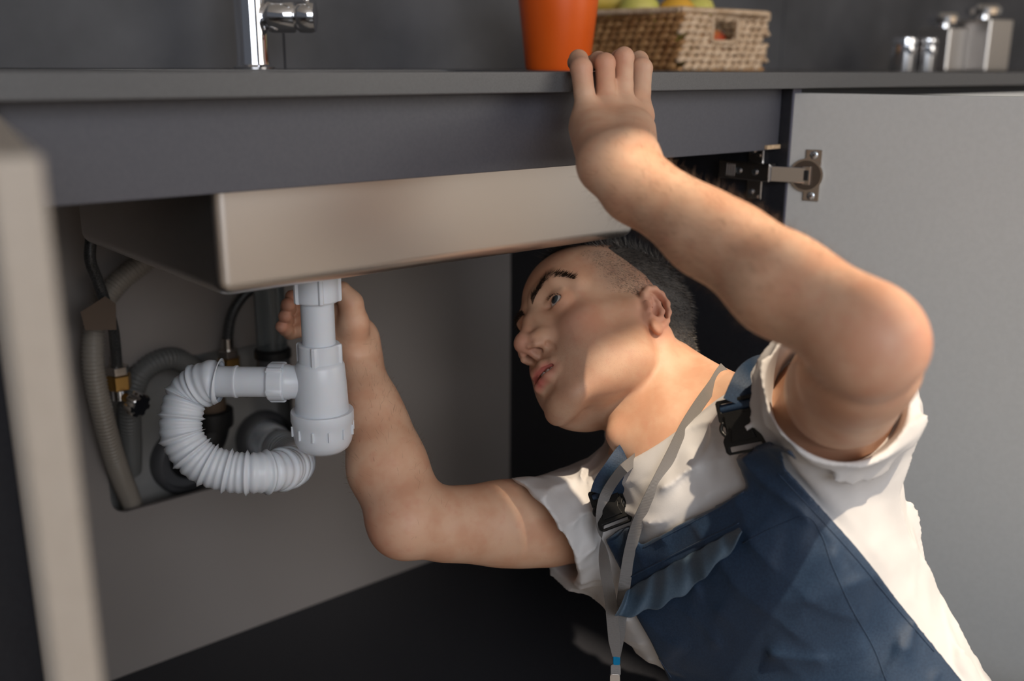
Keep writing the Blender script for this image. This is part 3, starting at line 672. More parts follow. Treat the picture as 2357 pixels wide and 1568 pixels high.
# ears (his left is seen)
EARF = Frame(HF.w((.0705, .004, -.001)), HF.M @ rot3((0, 0, 1), -22) @ rot3((1, 0, 0), 8))
def ear(fr_, sx=1):
    e = lambda p: (p[0]*sx, p[1], p[2]); A = dict(fr=fr_)
    out = [ell(e((.006, -.016, .003)), (.006, .0165, .0275), .005, **A),
           ell(e((.001, -.010, .0)), (.008, .012, .022), .006, **A)]
    rim = [(.004, -.002, .006), (.0075, -.001, .018), (.010, -.006, .0275), (.0125, -.016, .0325), (.014, -.026, .0295), (.0150, -.0325, .019), (.0148, -.0335, .006), (.0130, -.0300, -.008), (.0100, -.0230, -.0190)]
    out += chain([e(p) for p in rim], [.0030, .0034, .0036, .0038, .0040, .0040, .0036, .0034, .0040], .003, **A)
    out += [ell(e((.0085, -.0135, -.0255)), (.0045, .0085, .0090), .005, **A),
            ell(e((.0135, -.0200, .0190)), (.0060, .0080, .0080), .004, 's', **A),
            ell(e((.0120, -.0130, -.0010)), (.0085, .0085, .0115), .004, 's', **A),
            ell(e((.0125, -.0285, .0050)), (.0040, .0022, .0150), .003, 's', **A)]
    out += chain([e(p) for p in [(.0105, -.0130, .0215), (.0115, -.0205, .0140), (.0120, -.0245, .0035), (.0110, -.0215, -.0080), (.0100, -.0150, -.0140)]], [.0018, .0028, .0032, .0030, .0026], .003, **A)
    out += [cap(e((.0100, .0, .0015)), e((.0100, -.0020, -.0055)), .0030, .0034, .004, **A),
            cap(e((.0085, -.0060, -.0125)), e((.0095, -.0120, -.0145)), .0024, .0026, .003, **A),
            cap(e((.0060, -.0035, .0075)), e((.0085, -.0120, .0050)), .0016, .0018, .003, **A),
            ell(e((.0060, -.0095, -.0040)), (.0050, .0042, .0050), .003, 's', **A)]
    return out
EARR = Frame(HF.w((-.0705, .004, -.001)), HF.M @ rot3((0, 0, 1), 22) @ rot3((1, 0, 0), 8))
nk0 = HF.w((0, -.022, -.030)); nk1 = HF.w((0, .012, -.066))
NECK = [
 cap(nk0, NB+_y*.0, .049, .056, .014),
 cap(HF.w((0, -.006, -.080)), TF.w((0, .045, -.010)), .030, .038, .016),
 cap(HF.w((.060, -.020, -.022)), TF.w((.018, .064, .0)), .0135, .0095, .010),       # sternomastoid
 cap(HF.w((-.060, -.020, -.022)), TF.w((-.018, .064, .0)), .0135, .0095, .010),
 ell(HF.w((0, .019, -.122)), (.011, .011, .012), .024),                               # larynx
 cap(HF.w((.026, -.052, -.04)), TF.w((.11, -.022, .022)), .028, .022, .04),
 cap(HF.w((-.026, -.052, -.04)), TF.w((-.11, -.022, .022)), .028, .022, .04),
]
# ---- torso under the shirt
TOR = [
 ell((0, .000, -.170), (.158, .102, .215), 0, fr=TF),
 ell((0, .006, -.34), (.148, .104, .16), .05, fr=TF),
 ell((0, -.01, -.440), (.160, .105, .10), .06, fr=TF),
 cap((-HALF+.01, -.005, -.01), (HALF-.01, -.005, -.01), .050, .050, .05, fr=TF),
 ell((.075, .058, -.105), (.078, .040, .062), .04, fr=TF), ell((-.075, .058, -.105), (.078, .040, .062), .04, fr=TF),
 cap((.0, -.01, .0), (0, -.01, .045), .07, .055, .03, fr=TF),
 cap((.02, .062, -.020), (HALF-.02, .040, .012), .010, .010, .018, fr=TF), cap((-.02, .062, -.020), (-HALF+.02, .040, .012), .010, .010, .018, fr=TF),
]
# ---- left arm: shoulder, elbow, wrist
EL = P(1985, 795, .715); SA = P(1922, 930, .965); WL = P(1440, 415, .885)
def lerp(a, b, t): return np.asarray(a)*(1-t)+np.asarray(b)*t
fd = (WL-EL); fl_ = np.linalg.norm(fd); fd = fd/fl_
fu = UP-fd*(UP @ fd); fu /= np.linalg.norm(fu); fn = np.cross(fd, fu)
ARML = [
 cap(SL, SA, .052, .050, .03),
 cap(SA, lerp(SA, EL, .4), .048, .042, .03),
 cap(lerp(SA, EL, .35), lerp(SA, EL, .75)+RT*.004, .042, .038, .02),
 cap(lerp(SA, EL, .7)+RT*.004, EL+RT*.006, .038, .033, .02),
 cap(lerp(SA, EL, .35)-UP*.010, lerp(SA, EL, .8)-UP*.006+RT*.008, .036, .030, .03),
 ell(EL+RT*.008+UP*.002, (.032, .032, .032), .02),
 cap(EL+RT*.004+UP*.003, lerp(EL, WL, .30)+UP*.002, .0345, .0350, .02),
 cap(lerp(EL, WL, .30), lerp(EL, WL, .62), .0355, .0295, .02),
 cap(lerp(EL, WL, .62), lerp(EL, WL, .94), .0300, .0265, .02),
 cap(lerp(EL, WL, .04)+fu*.010, lerp(EL, WL, .5)+fu*.0105, .029, .0235, .02),
 cap(lerp(EL, WL, .5)+fu*.0105, lerp(EL, WL, .97)+fu*.003, .0235, .0240, .02),
 cap(lerp(EL, WL, .1)-fu*.002-FW*.012, lerp(EL, WL, .55)-fu*.002-FW*.008, .024, .019, .012),
 cap(lerp(EL, WL, .55)+fu*.006-FW*.018, lerp(EL, WL, .95)+fu*.004-FW*.014, .0075, .0065, .010),
]
# left hand over the worktop edge (his fingers point up, thumb to the right, hidden below)
def PYs(px, py, Y): return PY(px, py, Y)
mcp = [PY(1352, 274, .722), PY(1395, 262, .720), PY(1435, 258, .719), PY(1472, 266, .721)]     # little, ring, middle, index
pip = [PY(1338, 158, .738), PY(1393, 146, .737), PY(1436, 132, .737), PY(1478, 158, .738)]
FH = np.array([math.sin(AZ), math.cos(AZ), 0])
tipd = [FH*.030+np.array([0, .004, 0]), FH*.032+np.array([-.002, .010, 0]), FH*.034+np.array([0, .006, 0]), FH*.030+np.array([.002, .004, 0])]
fr_ = [.0108, .0102, .0102, .0108]
HANDL = [
 cap(WL-fd*.015, WL+UP*.016-RT*.004, .0265, .0265, .02),
 ell(WL+UP*.010-FW*.004-RT*.018, (.015, .015, .015), .02),
]
palm_b = [WL-RT*.018+UP*.016, WL-RT*.006+UP*.020, WL+RT*.003+UP*.022, WL+RT*.008+UP*.022]
for i in range(4): HANDL.append(cap(palm_b[i]+FW*.003, mcp[i]+FW*.006, .0175, .0135, .016))
HANDL += [cap(palm_b[0]+FW*.010-RT*.002, lerp(palm_b[0], mcp[0], .8)+FW*.010-RT*.002, .018, .015, .02),
          cap(palm_b[3]+FW*.012+RT*.000, lerp(palm_b[3], mcp[3], .6)+FW*.014, .015, .013, .02)]
for i in range(4): HANDL.append(ell(mcp[i]-FW*.0060, (.0105, .0105, .0105), .012))
for i in range(4):
    a, b = mcp[i], pip[i]; r = fr_[i]; c = b+tipd[i]*.62+np.array([0, 0, -.001]); c[2] = max(c[2], ZW+r*.92+.002); d = b+tipd[i]*1.25; d[2] = ZW+r*.84
    kk = .0022
    HANDL += [cap(a, lerp(a, b, .5), r*1.08, r*.96, .009), cap(lerp(a, b, .5), b, r*.96, r*.98, .0015), ell(b, (r*.99,)*3, .002), cap(b, c, r*.97, r*.88, kk), cap(c, d, r*.88, r*.80, kk)]
# thumb under the worktop overhang, behind the palm
th = [WL+UP*.030+RT*.006+FW*.014, PY(1484, 340, .746), PY(1476, 288, .760), PY(1460, 250, .770)]
HANDL += chain(th, [.014, .0110, .0102, .0088], .008)
# tendons on the back of the hand
for i in range(4): HANDL.append(cap(lerp(palm_b[i], mcp[i], .35)-FW*.0115, mcp[i]-FW*.0095, .0022, .0034, .007))
# ---- right arm
ER = P(925, 1212, 1.085); WR = P(817, 812, 1.185)
rd = (WR-ER)/np.linalg.norm(WR-ER); ru = RT-rd*(RT @ rd); ru /= np.linalg.norm(ru)
ARMR = [
 cap(SR, lerp(SR, ER, .5), .052, .043, .03),
 cap(lerp(SR, ER, .45), ER+UP*.004+RT*.006, .041, .033, .02),
 cap(lerp(SR, ER, .30)-UP*.008, lerp(SR, ER, .8)-UP*.002, .040, .033, .03),
 ell(ER-RT*.002+UP*.004, (.031, .031, .031), .02),
 cap(ER+RT*.004+UP*.004, lerp(ER, WR, .32), .034, .039, .02),
 cap(lerp(ER, WR, .32), lerp(ER, WR, .65), .040, .032, .02),
 cap(lerp(ER, WR, .65), WR, .033, .0265, .02),
 cap(lerp(ER, WR, .08)+ru*.012, lerp(ER, WR, .5)+ru*.008, .033, .026, .025),
]
# right hand reaching round the tailpiece: palm behind the pipe, thumb on the right, fingertips on the left
HANDR = [cap(WR, WR+UP*.018, .0265, .027, .02, flat=(FW, .8))]
pb = [P(782, 775, 1.168), P(790, 765, 1.168), P(798, 750, 1.168), P(806, 735, 1.165)]           # little .. index side of the wrist
mR = [P(722, 752, 1.172), P(722, 728, 1.176), P(728, 704, 1.178), P(738, 680, 1.176)]
pR = [P(668, 766, 1.172), P(662, 742, 1.178), P(664, 716, 1.182), P(676, 688, 1.180)]
tR = [P(648, 752, 1.140), P(656, 728, 1.136), P(663, 701, 1.132), P(672, 683, 1.140)]
for i in range(4):
    HANDR.append(cap(pb[i], mR[i], .0155, .0125, .012))
    r = (.0082, .0088, .0092, .0090)[i]
    HANDR += [cap(mR[i], pR[i], r*1.1, r, .003), cap(pR[i], lerp(pR[i], tR[i], .55), r, r*.95, .0015), cap(lerp(pR[i], tR[i], .55), tR[i], r*.95, r*.86, .0015)]
HANDR += chain([P(812, 790, 1.165), P(815, 745, 1.150), P(808, 698, 1.140), P(788, 668, 1.135)], [.020, .0155, .0120, .0100], .010)
ALLSKIN = HEAD+ear(EARF)+ear(EARR, -1)+NECK+TOR+ARML+HANDL+ARMR+HANDR
BODY = HEAD+NECK+TOR+ARML+HANDL+ARMR+HANDR

# ---- skin material: tint maps are painted as vertex colours in head space (lips, ear, stubble, nails)
def skin_mat():
    mt = mat('skin', (.56, .33, .225), .54, sss=.10, bump=(700, .10, .0006)); nt = mt.node_tree; L = nt.links; b = nt.nodes['Principled BSDF']
    tc = nt.nodes.new('ShaderNodeTexCoord')
    def noise(sc, det=3):
        n = nt.nodes.new('ShaderNodeTexNoise'); n.inputs['Scale'].default_value = sc; n.inputs['Detail'].default_value = det; L.new(tc.outputs['Object'], n.inputs['Vector']); return n.outputs['Fac']
    def mix(a, b_, f, blend='MIX'):
        n = nt.nodes.new('ShaderNodeMix'); n.data_type = 'RGBA'; n.blend_type = blend
        for s_, v in ((6, a), (7, b_)):
            if isinstance(v, tuple): n.inputs[s_].default_value = (*v, 1)
            else: L.new(v, n.inputs[s_])
        if isinstance(f, float): n.inputs[0].default_value = f
        else: L.new(f, n.inputs[0])
        return n.outputs[2]
    def ramp(f, lo, hi):
        n = nt.nodes.new('ShaderNodeMapRange'); n.inputs[1].default_value = lo; n.inputs[2].default_value = hi; L.new(f, n.inputs[0]); return n.outputs[0]
    def mul(a, b_):
        n = nt.nodes.new('ShaderNodeMath'); n.operation = 'MULTIPLY'
        for i, v in enumerate((a, b_)):
            if isinstance(v, float): n.inputs[i].default_value = v
            else: L.new(v, n.inputs[i])
        return n.outputs[0]
    at = nt.nodes.new('ShaderNodeAttribute'); at.attribute_name = 'tint'; sp = nt.nodes.new('ShaderNodeSeparateColor'); L.new(at.outputs['Color'], sp.inputs[0])
    base = mix((.66, .405, .27), (.60, .325, .205), ramp(noise(28), .40, .62))
    base = mix(base, (.60, .27, .18), mul(ramp(noise(90, 4), .55, .75), .35))
    base = mix(base, (.50, .13, .11), sp.outputs['Red'])          # lips, ear, nose, knuckles
    base = mix(base, (.20, .125, .095), mul(sp.outputs['Green'], .30))    # beard shadow
    vo = nt.nodes.new('ShaderNodeTexVoronoi'); vo.inputs['Scale'].default_value = 1500; L.new(tc.outputs['Object'], vo.inputs['Vector'])
    dots = nt.nodes.new('ShaderNodeMath'); dots.operation = 'LESS_THAN'; dots.inputs[1].default_value = .22; L.new(vo.outputs['Distance'], dots.inputs[0])
    base = mix(base, (.10, .07, .055), mul(mul(mul(dots.outputs[0], sp.outputs['Green']), .75), ramp(noise(300), .42, .58)))
    base = mix(base, (.07, .06, .055), sp.outputs['Blue'])         # shaved hair at the temple
    L.new(base, b.inputs['Base Color']); return mt
M['skin'] = skin_mat()
def gauss(d, s): return np.exp(-(d/s)**2)
def paint(me):
    n = len(me.vertices); co = np.empty(n*3, np.float32); me.vertices.foreach_get('co', co); co = co.reshape(-1, 3).astype(float)
    l = HF.l(co); x = np.abs(l[:, 0]); y, z = l[:, 1], l[:, 2]
    R_ = np.zeros(n); G = np.zeros(n); B = np.zeros(n)
    head = (np.linalg.norm(l-np.array([0, .01, 0]), axis=1) < .19)
    # lips
    def seg(pts, w_):
        d = np.full(n, 9.)
        for a, b in zip(pts[:-1], pts[1:]):
            a = np.array(a); b = np.array(b); q = np.stack([x, y, z], 1)-a; t = np.clip(q @ (b-a)/((b-a) @ (b-a)), 0, 1); d = np.minimum(d, np.linalg.norm(q-t[:, None]*(b-a), axis=1))
        return np.clip(1.6-d/w_, 0, 1)
    lips = np.maximum(seg([(0, .102, -.0545), (.010, .100, -.0545), (.018, .093, -.0560), (.0255, .085, -.0563)], .0048), seg([(0, .101, -.0672), (.010, .098, -.0662), (.019, .091, -.0618), (.0255, .085, -.0570)], .0052))
    R_ = np.maximum(R_, lips*.95)
    R_ = np.maximum(R_, .35*gauss(np.linalg.norm(np.stack([x-.045, y-.07, z+.02], 1), axis=1), .028))
    R_ = np.maximum(R_, .45*gauss(np.linalg.norm(np.stack([x, y-.115, z+.02], 1), axis=1), .017))
    le = EARF.l(co); R_ = np.maximum(R_, .35*np.clip(1.4-np.linalg.norm((le-np.array([.012, -.018, .002]))/np.array([.02, .028, .04]), axis=1), 0, 1))
    # beard zone
    jaw = 1/(1+np.exp((z+.028-.35*(.07-y).clip(0, .1)+.012*(x > .05))/.006)); front = 1/(1+np.exp(-(y-.005-.25*(z+.06).clip(-.1, 0)*-1)/.008)); low = 1/(1+np.exp(-(z+.135)/.010))
    cheek = 1-gauss(np.sqrt((x-.045)**2+(y-.065)**2+(z+.020)**2), .022)
    G = jaw*front*low*cheek*(1-lips)*head
    # shaved temple and side
    side = 1/(1+np.exp(-(z-.024+.55*(y-.02))/.006)); fr2 = 1/(1+np.exp((y-.052-.35*(z-.05))/.006))
    B = side*fr2*head*.45*(x > .03)
    ap = np.linalg.norm(co-np.array(mcp).mean(0), axis=1)
    for q in list(mcp)+list(pip): R_ = np.maximum(R_, .30*gauss(np.linalg.norm(co-q, axis=1), .012))
    for q in tR: R_ = np.maximum(R_, .45*gauss(np.linalg.norm(co-q, axis=1), .014))
    R_ = np.maximum(R_, .40*gauss(np.linalg.norm(co-EL-RT*.02, axis=1), .04)); R_ = np.maximum(R_, .30*gauss(np.linalg.norm(co-ER+RT*.02, axis=1), .04))
    a = me.color_attributes.new('tint', 'FLOAT_COLOR', 'POINT'); a.data.foreach_set('color', np.stack([R_, G, B, np.ones(n)], 1).astype(np.float32).ravel())
HX = .0012 if QUAL else .0018
cutp = HF.w((0, -.005, -.168)); cutn = HF.M @ np.array([0, .0, -1.0])
f1 = Field(HG, (-.150, -.130, -.205), (.150, .135, .150), HX); f1.add(HEAD+NECK+TOR+ear(EARF)+ear(EARR, -1)); m1 = f1.mesh('head', [(cutp, cutn)])
wcut = lerp(EL, WL, .86)
lh = HANDL+ARML; c0 = np.array(mcp).mean(0)
f2 = Field(WORLD, c0-np.array([.13, .19, .17]), c0+np.array([.11, .12, .075]), .0012 if QUAL else .0018); f2.add(ARML+HANDL); m2 = f2.mesh('hand', [(wcut, -fd)])
rcut = lerp(ER, WR, .90); c1 = np.array(mR).mean(0)
f3 = Field(WORLD, np.minimum(c1, WR)-.085, np.maximum(c1, WR)+.085, .0013 if QUAL else .0018); f3.add(ARMR+HANDR); m3 = f3.mesh('hand', [(rcut, -rd)])
allp = np.array([SL, SR, EL, ER, WL, WR, TF.w((0, 0, -.5)), TF.w((0, 0, .12))])
lo = allp.min(0)-.13; hi = allp.max(0)+.10
f4 = Field(WORLD, lo, hi, .0028 if QUAL else .004); f4.add(BODY)
m4 = f4.mesh('body', [(cutp, -cutn, HF.w((0, .0, .02)), .168), (cutp, -cutn, HF.w((0, .005, -.11)), .105), (wcut, fd, lerp(EL, WL, 1.25), .145), (rcut, rd, lerp(ER, WR, 1.2), .12)])
man = thing('person', 'man in white shirt and navy overalls leaning into the cabinet, hand on the worktop', 'person', (float(TF.w((0, 0, -.45))[0]), float(TF.w((0, 0, -.45))[1]), 0.0))
bm = bmesh.new()
for me in (m1, m2, m3, m4): bm.from_mesh(me)
me = bpy.data.meshes.new('body'); bm.to_mesh(me); bm.free(); paint(me)
body = link('body', me, M['skin'], man)
# ================================================================== clothes
def bvh_of(me): 
    bm = bmesh.new(); bm.from_mesh(me); t = BVHTree.FromBMesh(bm); bm.free(); return t
def arms(a, b, t): return lerp(a, b, t)
def grow(prims, g):
    out = []
    for p in prims:
        q = dict(p)
        if q['t'] == 'cap': q['r1'] += g; q['r2'] += g
        else: q['r'] = q['r']+g
        out.append(q)
    return out
ldir = (EL-SA)/np.linalg.norm(EL-SA); rdir = (ER-SR)/np.linalg.norm(ER-SR)
lend = lerp(SA, EL, .26); rend = P(1256, 1233, 1.155)
rax = (rend-SR)/np.linalg.norm(rend-SR)
lcl = ldir+RT*.55+UP*.15; lcl = lcl/np.linalg.norm(lcl)
rcl = RT*(-.80)-UP*.48-FW*.30; rcl = rcl/np.linalg.norm(rcl)
TORS = [p for p in TOR if not (p['t'] == 'cap' and p['r1'] <= .012)]
core = grow(TORS, .007)+[
 cap(TF.w((.10, -.01, -.10)), TF.w((.145, -.005, -.02)), .075, .070, .05),
 cap(TF.w((-.10, -.01, -.10)), TF.w((-.135, -.005, -.02)), .070, .062, .05),
 ell((0, -.005, -.44), (.172, .118, .11), .06, fr=TF)]+grow(NECK, .006)
sleeves = [
 cap(SL, SA, .066, .066, .035), cap(SA-ldir*.01, lerp(SA, EL, .55), .064, .072, .035, clip=[(lend, lcl)]),
 cap(SR-rax*.02, SR+rax*.18, .060, .074, .035, clip=[(rend, rcl)])]
cuts = [
 cap(lerp(SA, EL, .04), lerp(SA, EL, .60), .058, .0705, .004, 's', clip=[(lerp(SA, EL, .04), -ldir)]),
 cap(SR+rax*.03, SR+rax*.20, .054, .0725, .004, 's', clip=[(SR+rax*.03, -rax)])]
hs = .0024 if QUAL else .0036
tlo = np.array([-.30, -.20, -.62]); thi = np.array([.34, .30, .14])
VV = TF.M.T @ FW; OX, OZ = VV[0]/VV[1], VV[2]/VV[1]       # oblique projection that lays the bib outline on the chest
fs = Field(TF, tlo, thi, hs); fs.add(core); fs.add(sleeves); VC = fs.V.copy()
fs0 = Field(TF, tlo, thi, hs*2); fs0.add(core+sleeves); BS = bvh_of(fs0.mesh('pre'))
X, Y, Z = fs.ax[0][:, None, None], fs.ax[1][None, :, None], fs.ax[2][None, None, :]
def ridge(v, p=1.0): return (1-np.abs(np.sin(v)))**p
n1 = fbm(X, Y, Z, 30, 3); n2 = fbm(X, Y, Z, 62, 5)
# collar ribbing: follow the neck hole edge
# ------------------------------------------------------------------ overalls
def hit(px, py, trees, back=0.0):
    d = FW+RT*(px-CX)/F_PX-UP*(py-CY)/F_PX; dv = vec(d).normalized(); best = None
    for t in trees:
        h_ = t.ray_cast(vec(EYE), dv)
        if h_[0] is not None and (best is None or h_[3] < best[2]): best = (h_[0]-dv*back, h_[1], h_[3])
    return best
def onshirt(poly, fb=1.0):
    out = []
    for px, py in poly:
        h_ = hit(px, py, [BS])
        if h_: p = np.array(h_[0])
        else:
            d = FW+RT*(px-CX)/F_PX-UP*(py-CY)/F_PX; p = EYE+d*(((TF.w((0, .03, 0))-EYE) @ TF.M[:, 1])/(d @ TF.M[:, 1]))
        q = TF.l(p); out.append((q[0]-q[1]*OX, q[2]-q[1]*OZ))
    return out
bibL = onshirt([(1688, 1052), (1768, 1010), (1800, 1075), (1870, 1150), (1960, 1250), (2050, 1365), (2130, 1465), (2212, 1568)])
bibR = onshirt([(1545, 1575), (1495, 1470), (1455, 1400), (1428, 1310), (1392, 1240), (1448, 1205), (1472, 1252), (1560, 1206), (1650, 1160), (1716, 1118)])
poly = bibL+[(.17-.0*OX, -.66), (.2, -.95), (-.5, -.95), (-.40, -.62)]+bibR
strapL = onshirt([(1660, 955), (1738, 905), (1752, 868), (1712, 880), (1690, 915), (1700, 1060), (1770, 1015)])
def poly_sd(pts, x, z):
    pts = np.array(pts); d = np.full(np.broadcast(x, z).shape, 9e9); s = np.ones_like(d)
    for i in range(len(pts)):
        a, b = pts[i], pts[i-1]; e = b-a; wx, wz = x-a[0], z-a[1]; t = np.clip((wx*e[0]+wz*e[1])/(e @ e+1e-12), 0, 1)
        d = np.minimum(d, (wx-e[0]*t)**2+(wz-e[1]*t)**2)
        c1, c2, c3 = z >= a[1], z < b[1], e[0]*wz > e[1]*wx
        s = np.where((c1 & c2 & c3) | (~c1 & ~c2 & ~c3), -s, s)
    return s*np.sqrt(d)
HIPZ = -.46
hipL, hipR = TF.w((.085, -.02, HIPZ)), TF.w((-.085, -.02, HIPZ))
kneeL, kneeR = hipL+np.array([.38, -.20, .03]), hipR+np.array([.24, -.32, .03])
footL, footR = kneeL+np.array([.36, -.12, 0]), kneeR+np.array([.26, -.28, 0])
for q in (hipL, hipR): q[2] = max(q[2], .105)
for q in (kneeL, kneeR): q[2] = .085
for q in (footL, footR): q[2] = .075
low = 1/(1+np.exp((Z+.17)/.03))
wb_ = (.0105*ridge((X*.35+Z*1.0)*42+1.5*n1, 1.7)*low+.0035*ridge((X*.9+Z*.3)*80+1.2*n1, 1.5)*(1-low))*np.clip(.45+.65*n2, 0, 1)+.0015*n2+.004*np.clip(n1, -1, 1)*low
pg = np.arange(-.75, .75, .003); qg = np.arange(-1.1, .35, .003); PD = poly_sd(poly, pg[:, None], qg[None, :])
xi = (np.clip((X-Y*OX+.75)/.003, 0, len(pg)-1.01)+0*Z); zi = (np.clip((Z-Y*OZ+1.1)/.003, 0, len(qg)-1.01)+0*X)
x0_, z0_ = xi.astype(int), zi.astype(int); fx_, fz_ = xi-x0_, zi-z0_
dpoly = ((PD[x0_, z0_]*(1-fx_)+PD[x0_+1, z0_]*fx_)*(1-fz_)+(PD[x0_, z0_+1]*(1-fx_)+PD[x0_+1, z0_+1]*fx_)*fz_).astype(np.float32)
lower = np.maximum(dpoly, -Y-.03)                                     # bib: front only
waist = Z+.44+.0*np.abs(X)                                            # trousers: all round
reg = np.minimum(lower, np.broadcast_to(waist, VC.shape))
fb = Field(TF, tlo, thi, hs*4); fb.h = hs; fb.n = fs.n
fb.V = np.maximum(np.maximum(VC-.0075-np.maximum(wb_, -.001), -(VC-.0012)), reg).astype(np.float32)
free = np.clip((reg-.004)/.014, 0, 1)
side = 1/(1+np.exp(-(X-.085)/.02))
wr = .0105*ridge(Z*88+26*X+1.4*n1, 1.6)*(1-side)*np.clip(.55+.5*n2, 0, 1)+.0095*ridge((X*62+Y*50-Z*34)+1.2*n1, 1.7)*side*np.clip(.6+.4*n2, 0, 1)+.002*n2
rs = np.exp(-((X+.19)/.07)**2); wr = wr*(1-rs)+rs*(.0055*ridge(X*40+Z*90+1.3*n1, 1.5))
fs.V -= (wr*free-.0015*(1-free)).astype(np.float32)
fs.add(cuts)
zc = .052-.12*(Y-.066)+.0*X; rr = np.sqrt((X-.01)**2+Y**2)                # round neck opening with a thicker ribbed edge
fs.V -= (.0016*np.clip(1-np.abs(Z-(zc-.010))/.010, 0, 1)**.3*(rr < .12)).astype(np.float32)
fs.V = np.maximum(fs.V, -np.maximum(zc-Z, rr-.122)).astype(np.float32)
ms = fs.mesh('shirt', smooth=2)
shirt = link('shirt', ms, M['shirt'], man); shirt['label'] = 'white cotton short sleeved shirt'
BS = bvh_of(ms)
wz = fb.fr.O[2]+fb.fr.M[2, 0]*X+fb.fr.M[2, 1]*Y+fb.fr.M[2, 2]*Z; fb.V = np.maximum(fb.V, .004-wz).astype(np.float32)
mb = fb.mesh('overalls', smooth=2)
bm = bmesh.new(); bm.from_mesh(mb)
fleg = Field(WORLD, np.minimum.reduce([hipL, hipR, footL, footR])-.16, np.maximum.reduce([hipL, hipR, kneeL, kneeR, footL, footR])+.16, .006)
fleg.add([cap(hipL, kneeL, .088, .066, 0), cap(kneeL, footL, .064, .055, .02), cap(hipR, kneeR, .088, .066, .03), cap(kneeR, footR, .064, .055, .02), cap(hipL, hipR, .10, .10, .05), cap(TF.w((0, -.005, -.40)), TF.w((0, 0, -.42)), .115, .105, .06)])
bm.from_mesh(fleg.mesh('legs')); mb = bpy.data.meshes.new('overalls'); bm.to_mesh(mb); bm.free()
ov = link('overalls', mb, M['denim'], man); ov['label'] = 'navy bib overalls with plastic buckles'
for fq, kq in ((footL, kneeL), (footR, kneeR)):
    d = fq-kq; d[2] = 0; d /= np.linalg.norm(d); fsx = Field(WORLD, fq-.22, fq+.30, .006)
    a = fq.copy(); a[2] = .045; fsx.add([cap(fq, a, .050, .046, 0), cap(a, a+d*.05+np.array([0, 0, .09]), .043, .032, .03)]); link('shoe', fsx.mesh('shoe'), M['shoe'], man)
BO = bvh_of(mb); TREES = [BS, BO, bvh_of(me)]
# ------------------------------------------------------------------ strips of cloth laid over the body
def spath(ctrl, n=40, off=.002, dive=0):
    """path laid over the clothed body (a third value forces the depth); dive > 0 lets the start sink out of sight"""
    k = len(ctrl); c = np.array([(x[0], x[1]) for x in ctrl], float); pts, _ = spline(np.c_[c, np.zeros(k)], n)
    s_ = np.r_[0, np.cumsum(np.linalg.norm(np.diff(c, axis=0), axis=1))]; t_ = np.r_[0, np.cumsum(np.linalg.norm(np.diff(pts[:, :2], axis=0), axis=1))]; t_ *= s_[-1]/t_[-1]
    known = [(s_[i], x[2]) for i, x in enumerate(ctrl) if len(x) == 3]; d = []
    for i, (x, y, _) in enumerate(pts):
        h_ = hit(x, y, TREES)
        if _between(ctrl, s_, t_[i]): d.append(float(np.interp(t_[i], [q[0] for q in known], [q[1] for q in known])))
        else: d.append(dep(np.array(h_[0])) if h_ else np.nan)
    d = np.array(d); ok = ~np.isnan(d); d = np.interp(np.arange(n), np.arange(n)[ok], d[ok])
    m_ = np.array([d[max(0, i-2):i+3].min() for i in range(n)]); w5 = max(2, n//16)
    for _ in range(2): m_ = np.array([m_[max(0, i-w5):i+w5+1].mean() for i in range(n)])
    m_ = m_-off
    if dive: m_ = m_+dive*np.clip(1-np.arange(n)/(n*.10), 0, 1)
    return np.array([P(pts[i][0], pts[i][1], m_[i]) for i in range(n)])
def _between(ctrl, s_, t):
    i = int(np.clip(np.searchsorted(s_, t)-1, 0, len(ctrl)-2)); return len(ctrl[i]) == 3 and len(ctrl[i+1]) == 3
def ribbon(name, pts, width, mt, parent, th=.0008, twist=None, nrm=None, label=None, wfun=None):
    bm = bmesh.new(); tg = np.gradient(pts, axis=0); prev = []
    for i, p in enumerate(pts):
        t = tg[i]/np.linalg.norm(tg[i]); v = -(FW if nrm is None else (nrm(i) if callable(nrm) else nrm)); v = v-t*(v @ t); v /= np.linalg.norm(v); s = np.cross(t, v)
        if twist: a = twist(i/(len(pts)-1)); s, v = s*math.cos(a)+v*math.sin(a), v*math.cos(a)-s*math.sin(a)
        w_ = width*(wfun(i/(len(pts)-1)) if wfun else 1)
        row = [bm.verts.new(p+s*w_*u+v*th*q) for u, q in ((-.5, 0), (0, 0), (.5, 0), (.5, 1), (0, 1), (-.5, 1))]
        if prev:
            for k_ in range(6): bm.faces.new((prev[k_], prev[(k_+1) % 6], row[(k_+1) % 6], row[k_]))
        else: bm.faces.new(row[::-1])
        prev = row
    bm.faces.new(prev); o = obj(name, bm, mt, parent, smooth=True, angle=40)
    if label: o['label'] = label
    return o
def patch(name, rows, mt, parent, th=.0012):
    """quad grid cloth from a list of point rows, thickened"""
    bm = bmesh.new(); g = [[bm.verts.new(p) for p in r] for r in rows]
    for a, b in zip(g, g[1:]):
        for i in range(len(a)-1): bm.faces.new((a[i], a[i+1], b[i+1], b[i]))
    o = obj(name, bm, mt, parent, smooth=True); md = o.modifiers.new('s', 'SOLIDIFY'); md.thickness = th; md.offset = 0
    md = o.modifiers.new('u', 'SUBSURF'); md.levels = 1; md.render_levels = 1; return o
# shoulder straps
ribbon('strap', spath([(1765, 862, 1.03), (1750, 864, 1.0), (1735, 878, .965), (1722, 905, .957), (1709, 936, .956)], 30, .003), .040, M['denim'], ov, th=.002)
ribbon('strap', spath([(1462, 1040, 1.13), (1446, 1058, 1.085), (1425, 1088, 1.080), (1404, 1118, 1.093), (1396, 1140, 1.10)], 30, .004), .036, M['denim'], ov, th=.002)
